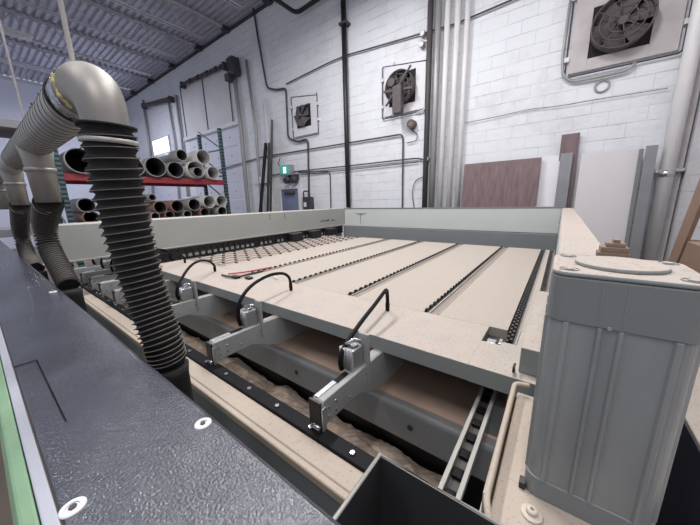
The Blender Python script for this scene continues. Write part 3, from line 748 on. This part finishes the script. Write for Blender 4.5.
hose(hp, .056, 'second black bellows hose, hanging left of the big one', .034, .003)
hp = [Vector((-3.42, .27, 1.63))] + [P(a, b, y=.28) for a, b in ((21, 232), (28, 255), (37, 268))]
hose(hp, .056, 'third black bellows hose at the left edge of the photo', .036, .0035)
# hoses' hoods on the saw carriage: small flared collars resting on the cover's rear side
for i, p in enumerate((P(171, 366, y=.296), P(71, 290, y=.28), P(39, 272, y=.28))):
    h = B().sweep([(p.x, p.y, 0), p + Vector((0, 0, -.03)), p + Vector((-.0, 0, .0))], [.046, .046, .050], 28).build('hose_port', 'rubber', None, 0, (p.x, p.y, 0))
    tag(h, ['dusty round suction port under the big black hose', 'dusty round suction port under the second hose', 'dusty round suction port under the third hose'][i], 'suction port', 'suction ports behind the charcoal cover')
def rod(a, b, label, r=.007, m='pipe_w'):
    o = B().cyl(a, b, r, 10).build('hanger_rod', m, None, 0, tuple(b)); tag(o, label, 'rod', 'rods hanging the extraction duct')
rod((-1.195, YD, 2.01), (-1.195, YD, ZC), 'pale hanger rod rising from the duct elbow to the roof', .0065)
rod((-2.27, YD, 2.01), (-2.27, YD, ZC), 'thin hanger rod rising from the duct at the left edge', .005)

# ================================================================ RACK WITH DUCT TUBES
RK = thing('storage_rack', 'pallet rack with red and grey beams and teal perforated uprights full of duct tubes', 'rack', (-8, 2.8, 0))
def upright(x, y, z1=3.55):
    u = B(); u.box(x-.04, x+.035, y-.04, y-.034, 0, z1).box(x-.04, x+.035, y+.034, y+.04, 0, z1).box(x+.034, x+.04, y-.04, y+.04, 0, z1)
    o = u.build('upright', 'rack_holes', RK)
for y in (-1.6, 1.17, 4.40):
    for x in (-7.5, -8.6): upright(x, y)
    b = B(); z = .3
    for k in range(5): b.obox((-7.5, y, z), (-8.6, y, z+.02), .03, .03); b.obox((-7.5, y, z+.02), (-8.6, y, z+.6), .025, .025); z += .68
    b.build('bracing', 'rack_teal', RK)
for z, m, y0, y1 in ((2.13, 'rack_red', 1.21, 4.36), (1.17, 'rack_red', 1.21, 4.36), (2.95, 'strip_g', -1.56, 1.13), (1.17, 'strip_g', -1.56, 1.13)):
    for x in (-7.5, -8.6):
        o = box('beam', m, (x-.025, x+.03, y0, y1, z-.03, z+.10), RK, .006)
    box('deck', 'strip_g', (-8.57, -7.53, y0, y1, z+.08, z+.10), RK, 0)
TB = {'g': 'tube_g', 'b': 'tube_b', 'w': 'tube_w'}
def tube(y, z, r, kind, label, x1=-7.38, L_=1.15):
    t = thing('duct_tube', label, 'duct tube', (x1-L_/2, y, z-r), 'duct tubes lying on the rack')
    B().hollow((x1-L_, y, z), (x1, y, z), r, .014, 32).build('shell', TB[kind], t)
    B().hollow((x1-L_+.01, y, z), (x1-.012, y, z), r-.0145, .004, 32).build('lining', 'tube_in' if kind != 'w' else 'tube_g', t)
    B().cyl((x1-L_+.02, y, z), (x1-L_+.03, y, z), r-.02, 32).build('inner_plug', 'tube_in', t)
    return t
zt = 2.233
T1 = [(1.48, .23, 'g', 'dark wide duct tube at the left end of the upper rack level'),
      (1.93, .20, 'g', 'duct tube on the upper rack level hidden behind the big black hose, left'),
      (2.33, .17, 'g', 'duct tube on the upper rack level hidden behind the big black hose, right'),
      (2.72, .21, 'g', 'grey duct tube on the upper level, first right of the big hose'),
      (3.13, .18, 'g', 'dark duct tube on the upper level, second right of the big hose'),
      (3.60, .21, 'w', 'pale duct tube on the upper level with a smaller tube nested inside'),
      (4.03, .16, 'w', 'pale duct tube at the right end of the upper rack level')]
for y, r, k, lb_ in T1: tube(y, zt+r, r, k, lb_)
tube(3.60, zt+.10+.05, .12, 'g', 'smaller tube nested inside the pale upper tube', -7.30, .9)
tube(3.31, zt+.52, .13, 'g', 'small dark duct tube stacked on top, upper rack level')
tube(3.83, zt+.53, .18, 'w', 'pale duct tube stacked on top near the right upright')
zl = 1.273
for i, (y, r) in enumerate(((1.45, .13), (2.0, .1), (2.3, .1), (2.55, .09), (2.85, .1), (3.25, .10), (3.68, .12), (4.15, .13))):
    tube(y, zl+r, r, 'bg'[i % 2], 'duct tube on the bottom layer of the lower rack level, number %s from the left' % ['one', 'two', 'three', 'four', 'five', 'six', 'seven', 'eight'][i])
for i, (y, z, r, k, lb_) in enumerate(((1.42, 1.64, .14, 'g', 'grey duct tube on the lower level left of the big hose'),
        (2.68, 1.56, .14, 'b', 'brown lined tube on the lower level just right of the big hose'),
        (3.05, 1.57, .145, 'b', 'brown tube on the lower level, second from the big hose'),
        (3.44, 1.60, .15, 'g', 'dark tube on the lower level, third from the big hose'),
        (3.83, 1.66, .16, 'w', 'pale tube on the lower level, fourth from the big hose'),
        (4.17, 1.68, .15, 'w', 'pale tube on the lower level beside the right upright'),
        (2.55, 1.78, .08, 'g', 'smallest tube on the lower level, above the brown tube'))):
    tube(y, z, r, k, lb_)
tube(-.75, 3.05+.22, .22, 'w', 'wide pale duct tube on the high shelf at the far left')
tube(.35, 3.05+.26, .26, 'g', 'wide grey duct tube on the high shelf behind the overhead duct')

# ================================================================ THINGS ON THE BACK WALL
YW = YB-.03
def pipe_px(pts, r, m, name, label, cat='conduit', group=None, rnd=.12, y=YW):
    w_ = [P(a, b, y=y-r) for a, b in pts]
    if pts[-1][1] >= 200 and len(pts) > 1: w_.append(Vector((w_[-1].x, w_[-1].y, 0 if name != 'bent_conduit' else 1.7)))
    o = B().sweep(rounded(w_, rnd), r, 10).build(name, m, None, 0, tuple(w_[-1]))
    return tag(o, label, cat, group)
def vpipe(x, r, z0, z1, m, name, label, y=None, cat='pipe', group=None):
    y = YB-r-.02 if y is None else y
    o = B().cyl((x, y, z0), (x, y, z1), r, 20).build(name, m, None, 0, (x, y, z0)); return tag(o, label, cat, group)
# central black riser with the overhead main it joins
XRI = P(347, 150, y=5.58).x
BR = thing('black_riser', 'tall black sprinkler riser on the back wall with overhead elbow pipe', 'pipe', (XRI, 5.58, 0))
B().cyl((XRI, 5.58, 0), (XRI, 5.58, ZC-.2), .055, 24).build('riser', 'blackpipe', BR)
p = [Vector((-5.5, YF+.2, 5.92)), Vector((-5.5, 5.5, 5.92)), Vector((XRI, 5.58, 6.05))]
B().sweep(rounded(p, .15), .045, 20).build('branch_main', 'blackpipe', BR)
B().box(XRI-.1, XRI+.1, 5.52, 5.695, 5.28, 5.33).build('pipe_clamp', 'pipe_d', BR, .005)
# bundle of conduits
for k, (x, r, m, lb_) in enumerate(((-2.27, .05, 'pipe_d', 'dark edged conduit, leftmost of the bundle on the back wall'), (-2.12, .055, 'pipe_g', 'grey conduit, second in the bundle on the back wall'),
        (-1.955, .05, 'pipe_w', 'white conduit, third in the bundle on the back wall'), (-1.78, .05, 'pipe_w', 'white conduit, fourth in the bundle on the back wall'), (-1.62, .045, 'pipe_w', 'white conduit, fifth in the bundle on the back wall'))):
    vpipe(x, r, 0, ZC, m, 'wall_conduit', lb_, group='vertical conduits in the wall bundle')
    
# right white downpipe with clamp
XDP = P(668, 165, y=5.55).x
DP = thing('downpipe', 'thick white downpipe with metal clamp by the right corner', 'pipe', (XDP, 5.55, 0))
B().cyl((XDP, 5.55, 0), (XDP, 5.55, ZC), .075, 28).build('pipe', 'pipe_w', DP)
B().cyl((XDP, 5.55, 1.80), (XDP, 5.55, 1.88), .083, 28).box(XDP-.1, XDP+.16, 5.54, 5.695, 1.86, 1.90).build('pipe_clamp', 'steel', DP)
# grey strip standing in for the shadow band in the corner
tag(box('corner_shade', 'soot_shade', (1.12, 1.20, 5.62, 5.70, 0, ZC), None, 0, (1.16, 5.66, 0)), 'grey strip of painted shade in the corner right of the downpipe', 'post')
# long conduits
pipe_px([(200, 176), (262, 157), (403, 134), (402, 240)], .016, 'pipe_d', 'dark_conduit', 'dark conduit crossing the wall below the middle fan and dropping at its right end', rnd=.1)
pipe_px([(258, 178), (290, 172), (347, 166), (418, 158), (428, 161)], .014, 'pipe_d', 'grey_conduit', 'grey conduit running right from the exit sign to the bundle')
pipe_px([(300, 175), (347, 170), (418, 162)], .009, 'pipe_d', 'thin_conduit', 'thin conduit just below the grey one right of the exit sign')
pipe_px([(252, 0), (258, 38), (267, 88), (276, 90), (286, 88), (288, 138), (298, 142), (308, 139), (309, 200)], .026, 'pipe_d', 'bent_conduit', 'dark conduit stepping down round the small vent to the switch box')
pipe_px([(286, 84), (330, 62), (347, 55), (420, 34), (455, 24), (540, -12)], .014, 'pipe_d', 'sagging_cable', 'thin dark cable sagging across the upper wall towards the bundle', 'cable')
pipe_px([(298, 172), (330, 171), (331, 215)], .014, 'pipe_d', 'thin_conduit', 'thin dark conduit dropping right of the blue door')
pipe_px([(264, 100), (271, 170), (273, 215)], .04, 'pipe_w', 'white_pipe', 'white pipe left of the blue door')
pipe_px([(246, 60), (256, 130), (262, 215)], .04, 'pipe_g', 'grey_pipe', 'grey pipe between the sectional door and leaning black poles')
pipe_px([(232, 60), (241, 130), (249, 215)], .06, 'pipe_g', 'door_track', 'grey vertical track right of the sectional door', 'track')
pipe_px([(176, 95), (183, 150), (190, 215)], .05, 'pipe_g', 'door_track', 'grey vertical track left of the sectional door', 'track')
pipe_px([(168, 98), (176, 150), (180, 215)], .04, 'pipe_g', 'grey_pipe', 'grey pipe left of the sectional door by the rack')
pipe_px([(143, 100), (150, 150), (154, 215)], .05, 'pipe_g', 'door_track', 'grey vertical track left of the bright window', 'track')
# door torsion shaft with rags
TS = thing('torsion_shaft', 'dark overhead door shaft above the pale framed panel', 'shaft', (-10.3, 5.5, 5.9))
a, b = P(182, 85, y=5.55), P(224, 66, y=5.55)
B().cyl(a, b, .035, 14).build('shaft', 'pipe_d', TS)
for q in (a, b): B().box(q.x-.05, q.x+.05, 5.5, 5.7, q.z-.1, q.z+.1).build('wall_bracket', 'pipe_d', TS)
for k in range(9):
    q = a.lerp(b, .08+.1*k); B().cyl(q, q+Vector((.2, 0, .02)), .065 if k % 2 else .05, 14).build('spring', 'pipe_d', TS)
a, b = P(143, 106, y=5.55), P(170, 99, y=5.55)
SH2 = thing('torsion_shaft', 'dark short door shaft above the bright window', 'shaft', (-15, 5.5, 5.9)); B().cyl(a, b, .08, 14).build('shaft', 'pipe_d', SH2)
for q in (a, b): B().box(q.x-.05, q.x+.05, 5.5, 5.695, q.z-.1, q.z+.1).build('wall_bracket', 'pipe_d', SH2)
GB = thing('gear_box', 'dark door gear box at the top of the right door track', 'gear box', tuple(P(234, 66, y=5.5)))
for (px, py, hw, hh) in ((234, 64, .13, .16), (236, 71, .10, .12), (231, 78, .13, .10)):
    q = P(px, py, y=5.55); B().box(q.x-hw, q.x+hw, 5.4, 5.66, q.z-hh, q.z+hh).build('gear_case', 'joist_d', GB, .03)
# leaning black poles by the door
for i, ((a, b), (c, d)) in enumerate((((266, 143), (258, 240)), ((269, 143), (267, 240)), ((272, 120), (270, 240)))):
    p0 = P(c, d, y=5.35); p1 = P(a, b, y=5.6)
    g = p0 + (p0-p1)*(p0.z/(p1.z-p0.z))
    o = B().obox(g, p1, .10, .06).build('leaning_pole', 'blackpipe', None, 0, tuple(g))
    tag(o, ['black pole leaning against the wall, tilted most to the left', 'black pole leaning against the wall between two others', 'tallest black pole leaning against the wall next to the blue door'][i], 'pole', 'black poles left of the blue door')
# shelf bracket by poles
q = P(262, 180, y=5.6); tag(box('wall_bracket', 'frame_w', (q.x-.35, q.x+.35, 5.6, 5.7, q.z-.1, q.z+.1), None, .01, (q.x, 5.65, q.z)), 'white wall bracket behind the leaning black poles', 'bracket')
# switch box
SW = thing('switch_box', 'dark electrical switch box right of the blue door', 'switch box', tuple(P(309, 203, y=5.7)))
q = P(309, 203, y=5.65); B().box(q.x-.15, q.x+.15, 5.55, 5.7, q.z-.18, q.z+.16).build('box', 'joist_d', SW, .02)
B().box(q.x-.1, q.x+.0, 5.54, 5.55, q.z-.1, q.z+.02).build('plate', 'frame_w', SW)
B().sweep(rounded([(q.x-.1, 5.56, q.z+.12), (q.x-.1, 5.56, q.z+.32), (q.x+.12, 5.56, q.z+.3), (q.x+.12, 5.56, q.z+.1)], .06), .02, 8).build('cable_loop', 'joist_d', SW)
# exit sign with emergency lamps
q = P(287, 170, y=5.6)
ES = thing('exit_sign', 'green lit exit sign box above the blue door', 'sign', tuple(q))
B().box(q.x-.21, q.x+.20, 5.52, 5.7, q.z-.15, q.z+.13).build('sign_case', 'pipe_g', ES, .01)
B().box(q.x-.18, q.x+.17, 5.51, 5.525, q.z-.12, q.z+.10).build('sign_face', 'sign', ES)
B().box(q.x-.05, q.x+.06, 5.503, 5.512, q.z-.09, q.z+.07).build('bright_pictogram', 'sign_w', ES)
B().sweep([(q.x-.22, 5.6, q.z+.05), (q.x-.35, 5.6, q.z+.2), (q.x-.25, 5.6, q.z+.35)], .012, 8).build('cable', 'joist_d', ES)
q = P(293, 179, y=5.6)
EL = thing('emergency_lamps', 'dark twin emergency lamps under the green exit sign', 'lamp', tuple(q))
for dx in (-.16, .1): B().cyl((q.x+dx, 5.62, q.z), (q.x+dx, 5.46, q.z-.05), .10, 18, .085).build('lamp_head', 'joist_d', EL)
B().box(q.x-.2, q.x+.16, 5.6, 5.7, q.z+.02, q.z+.12).build('bracket', 'pipe_d', EL)

def fan(cx, cz, half, frame, label, motor=False, rings=True, soot_shade=False):
    """wall exhaust fan: patched frame board, dark opening, blades, guard rings"""
    t = thing('exhaust_fan', label, 'fan', (cx, 5.6, cz), 'exhaust fans set in the back wall')
    fx0, fx1, fz0, fz1 = frame
    f = B(); f.box(fx0, cx-half, 5.66, 5.70, fz0, fz1).box(cx+half, fx1, 5.66, 5.70, fz0, fz1).box(cx-half, cx+half, 5.66, 5.70, cz+half, fz1).box(cx-half, cx+half, 5.66, 5.70, fz0, cz-half)
    f.build('frame_board', 'frame_w' if not soot_shade else 'soot_shade', t, .004)
    B().box(cx-half, cx+half, 5.675, 5.70, cz-half, cz+half).build('opening', 'fan_hole', t)
    r = half*1.02
    if rings: B().hollow((cx, 5.52, cz), (cx, 5.66, cz), r, .02, 40).build('shroud', 'fan', t)
    n = 6
    for k in range(n):
        a = 2*PI*k/n + .3; bl = B()
        c, s = math.cos(a), math.sin(a); pr = Vector((c, 0, s)); tg = Vector((-s, 0, c))
        v = []
        for rr, wd in ((.12*r, .10), (.5*r, .30), (.93*r, .42)):
            for sg in (-1, 1): v.append(bl.bm.verts.new(Vector((cx, 5.60+sg*.03, cz)) + pr*rr + tg*(sg*wd*r)))
        bl.bm.faces.new((v[0], v[1], v[3], v[2])); bl.bm.faces.new((v[2], v[3], v[5], v[4]))
        o = bl.build('blade', 'fan', t); m_ = o.modifiers.new('s', 'SOLIDIFY'); m_.thickness = .006
    B().cyl((cx, 5.50, cz), (cx, 5.64, cz), .16*r, 20).build('hub', 'fan', t)
    if rings:
        for q_ in (.98, .72, .45):
            B().sweep([(cx+q_*r*math.cos(2*PI*k/36), 5.50-.02*(1-q_), cz+q_*r*math.sin(2*PI*k/36)) for k in range(36)], .008, 6, closed=True).build('guard_ring', 'fan', t)
        g = B()
        for k in range(8):
            a = 2*PI*k/8+.2; g.cyl((cx+.15*r*math.cos(a), 5.49, cz+.15*r*math.sin(a)), (cx+r*math.cos(a), 5.51, cz+r*math.sin(a)), .006, 6)
        g.build('guard_spoke', 'fan', t)
    # conduit outline round the frame
    e = .04
    B().sweep(rounded([(fx1+e, 5.66, fz1-.1), (fx0-e, 5.66, fz1+e), (fx0-e, 5.66, fz0-e), (fx1+e, 5.66, fz0-e), (fx1+e, 5.66, fz1-.05)], .05), .010, 8).build('frame_seal', 'joist_d', t)
    for xx, zz in ((fx0-e, fz1-.2), (fx0-e, fz0+.2), (fx1+e, fz1-.3), (fx1+e, fz0+.3), (fx0+.2, fz1+e)):
        B().box(xx-.035, xx+.035, 5.65, 5.70, zz-.03, zz+.03).build('clip', 'frame_w', t)
    if motor:
        B().box(cx-.06, cx+.13, 5.36, 5.50, cz-.52, cz-.02).build('motor_case', 'fan', t, .02)
        B().cyl((cx-.12, 5.42, cz+.08), (cx-.12, 5.5, cz+.08), .075, 18).build('pulley', 'fan', t)
        B().obox((cx-.3, 5.46, cz-.05), (cx+.32, 5.46, cz-.1), .03, .04).build('mount_arm', 'fan', t)
        B().obox((cx-.25, 5.46, cz-.32), (cx+.28, 5.46, cz+.28), .03, .03).build('mount_arm', 'fan', t)
    return t
fan(-2.83, 3.76, .29, (-3.24, -2.34, 3.31, 4.22), 'middle exhaust fan with hanging motor between black riser and conduit bundle', motor=True)
fan(-5.62, 3.76, .26, (-6.0, -5.16, 3.3, 4.25), 'small exhaust fan above the blue door', rings=False)
fan(.37, 3.79, .31, (-.14, .95, 3.33, 4.5), 'large exhaust fan at the upper right above the leaning boards', soot_shade=True)
# round cap and cable under the middle fan
WC = thing('pipe_cap', 'round dusty pipe cap under the middle exhaust fan', 'cap', tuple(P(411, 124, y=5.6)))
q = P(411, 124, y=5.6); B().cyl((q.x, 5.7, q.z), (q.x, 5.58, q.z), .085, 20).build('cap', 'fan', WC); B().cyl((q.x, 5.585, q.z), (q.x, 5.57, q.z), .045, 16).build('cap_centre', 'tube_b', WC)
pipe_px([(411, 129), (418, 135), (416, 141), (407, 143)], .008, 'pipe_d', 'dangling_cable', 'short dangling cable below the round cap', 'cable')
pipe_px([(428, 175), (415, 180), (412, 192), (415, 215)], .008, 'pipe_d', 'dangling_cable', 'thin cable curling left of the conduit bundle', 'cable')
pipe_px([(417, 113), (428, 108), (431, 70), (430, 42), (422, 40)], .016, 'pipe_w', 'fan_conduit', 'white conduit feeding the middle fan from the right')
for i, (px, py) in enumerate(((422, 33), (421, 44), (426, 159))):
    q = P(px, py, y=5.6); o = B().cyl((q.x, 5.70, q.z), (q.x, 5.6, q.z), .05, 16).build('junction_box', 'pipe_g', None, .01, (q.x, 5.7, q.z)); tag(o, ['round junction box left of the bundle, top one', 'round junction box left of the bundle, under the top one', 'round junction box where the grey conduit meets the bundle'][i], 'junction box', 'round junction boxes')
# conduit loop by the right fan
pipe_px([(572, -10), (562, 60), (563, 76), (572, 82), (604, 76), (628, 70), (636, 62)], .018, 'pipe_g', 'fan_conduit', 'grey conduit looping under the large right fan')
q = P(602, 86, y=5.686)
o = B().sweep([(q.x+.075*math.cos(2*PI*k/24), 5.686, q.z+.075*math.sin(2*PI*k/24)) for k in range(24)], .013, 8, closed=True).build('ring_hook', 'pipe_g', None, 0, tuple(q)); tag(o, 'round wire ring hanging under the large right fan', 'ring')
# long crack-like cable on the right
pipe_px([(466, 123), (500, 116), (530, 109), (560, 106), (600, 99), (632, 94), (668, 88)], .004, 'pipe_d', 'wall_cable', 'thin cable stapled across the wall above the brown board', 'cable')

# ================================================================ LEANING BOARDS
def board(x0, x1, z1, m, label, name='leaning_board', ytop=5.62, ybot=5.35, th=.02, cat='board', group='boards leaning against the back wall', x0t=None, x1t=None):
    x0t = x0 if x0t is None else x0t; x1t = x1 if x1t is None else x1t
    b = B(); v = [b.bm.verts.new(p) for p in ((x0, ybot, 0), (x1, ybot, 0), (x1, ybot+th, 0), (x0, ybot+th, 0), (x0t, ytop, z1), (x1t, ytop, z1), (x1t, ytop+th, z1), (x0t, ytop+th, z1))]
    for f in ((0,3,2,1),(4,5,6,7),(0,1,5,4),(1,2,6,5),(2,3,7,6),(3,0,4,7)): b.bm.faces.new([v[i] for i in f])
    o = b.build(name, m, None, .002, ((x0+x1)/2, ybot, 0)); return tag(o, label, cat, group)
board(-1.50, -.34, 2.19, 'wood_d', 'dark walnut laminate board leaning right of the conduit bundle', ytop=5.55, ybot=5.25)
board(-.42, -.10, 2.20, 'board_w', 'white coated board between the walnut board and the grey strip', ytop=5.62, ybot=5.42)
board(-.10, .10, 2.50, 'wood_d', 'narrow tall dark walnut strip leaning against the wall', ytop=5.64, ybot=5.46, x0t=-.12, x1t=.10)
board(-.10, .05, 2.22, 'strip_g', 'narrow grey metal strip in front of the tall walnut strip', ytop=5.58, ybot=5.36)
board(.15, .77, 2.19, 'board_g', 'large pale grey board leaning beside the white downpipe', ytop=5.6, ybot=5.32)
board(.755, .80, 2.18, 'grey_s', 'narrow dark strip at the right edge of the large pale board', ytop=5.56, ybot=5.26)
board(.80, .91, 2.20, 'strip_g', 'grey metal strip leaning against the white downpipe', ytop=5.44, ybot=5.22)
# plank and stack at the right wall
a = P(676, 257, x=.93); b = P(702, 192, x=.93)
d = (b-a); g = a - d*(a.z/d.z); tp = b + d*.4
o = B().obox(g, tp, .03, .22, (0, 1, 0)).build('leaning_plank', 'plank', None, .004, tuple(g)); tag(o, 'brown chipboard plank leaning diagonally on the right wall', 'plank')
o = box('board_stack', 'plank', (.93, 1.19, 2.6, 3.9, .0, P(690, 242, x=.93).z), None, .005, (1.06, 3.3, 0)); tag(o, 'brown board stack behind the motor housing by the right wall', 'boards')
# side table with dark sheeting
ST = thing('side_table', 'dusty side table right of the motor housing with dark sheeting in front', 'table', (.75, 1.6, 0))
box('table_top', 'table', (.36, 1.15, .3, 2.5, .92, .95), ST, .004)
for x in (.42, 1.09):
    for y in (.36, 2.44): box('leg', 'grey_d', (x-.03, x+.03, y-.03, y+.03, 0, .92), ST, .003)
sh = B(); bm = sh.bm; n = 60; rows = []
for i in range(n+1):
    y = .3 + 2.2*i/n; rows.append([bm.verts.new((.354 + .004*math.sin(y*17+z*3)*(1.3-z), y, z)) for z in (.95, .8, .6, .35, .02)])
for i in range(n):
    for j in range(4): bm.faces.new((rows[i][j], rows[i+1][j], rows[i+1][j+1], rows[i][j+1]))
so = sh.build('front_sheeting', 'cloth', ST); so.modifiers.new('s', 'SOLIDIFY').thickness = .004

# ================================================================ LIGHT, CAMERA
W = bpy.data.worlds.new('World'); bpy.context.scene.world = W; W.use_nodes = True
W.node_tree.nodes['Background'].inputs[0].default_value = (.78, .84, 1.0, 1); W.node_tree.nodes['Background'].inputs[1].default_value = 1.0  # soft fill through the side left open behind the viewer
# daylight from the far window, and an added fill for the left bay
def area(name, loc, rot, sx, sy, e, col):
    ld = bpy.data.lights.new(name, 'AREA'); ld.shape = 'RECTANGLE'; ld.size = sx; ld.size_y = sy; ld.energy = e; ld.color = col
    o = bpy.data.objects.new(name, ld); o.location = loc; o.rotation_euler = rot; C.objects.link(o); return o
area('window_daylight', (-14.85, 5.55, 4.3), (math.radians(-80), 0, 0), 1.0, .7, 120, (.75, .82, 1))
area('left_bay_fill', (-13, 2.0, 5.85), (0, 0, 0), .3, 1.9, 420, (.84, .87, 1.0))  # light without a housing, added to brighten the left bay

cam = bpy.data.cameras.new('camera'); cam.sensor_width = 36; cam.sensor_fit = 'HORIZONTAL'; cam.lens = 36*F/700; cam.clip_start = .02; cam.clip_end = 200
co = bpy.data.objects.new('camera', cam); C.objects.link(co)
o0 = ray(350, 262.5)
cx = (ray(351, 262.5)-o0).normalized(); cy = (ray(350, 261.5)-o0).normalized(); cz = -o0.normalized()
mtx = Matrix((cx, cy, cz)).transposed().to_4x4(); mtx.translation = CAM; co.matrix_world = mtx
bpy.context.scene.camera = co
for o in bpy.data.objects:
    if '_o' in o: del o['_o']
vs = bpy.context.scene.view_settings; vs.view_transform = 'Standard'; vs.look = 'None'; vs.gamma = 1; vs.use_curve_mapping = False
vs.exposure = -0.78
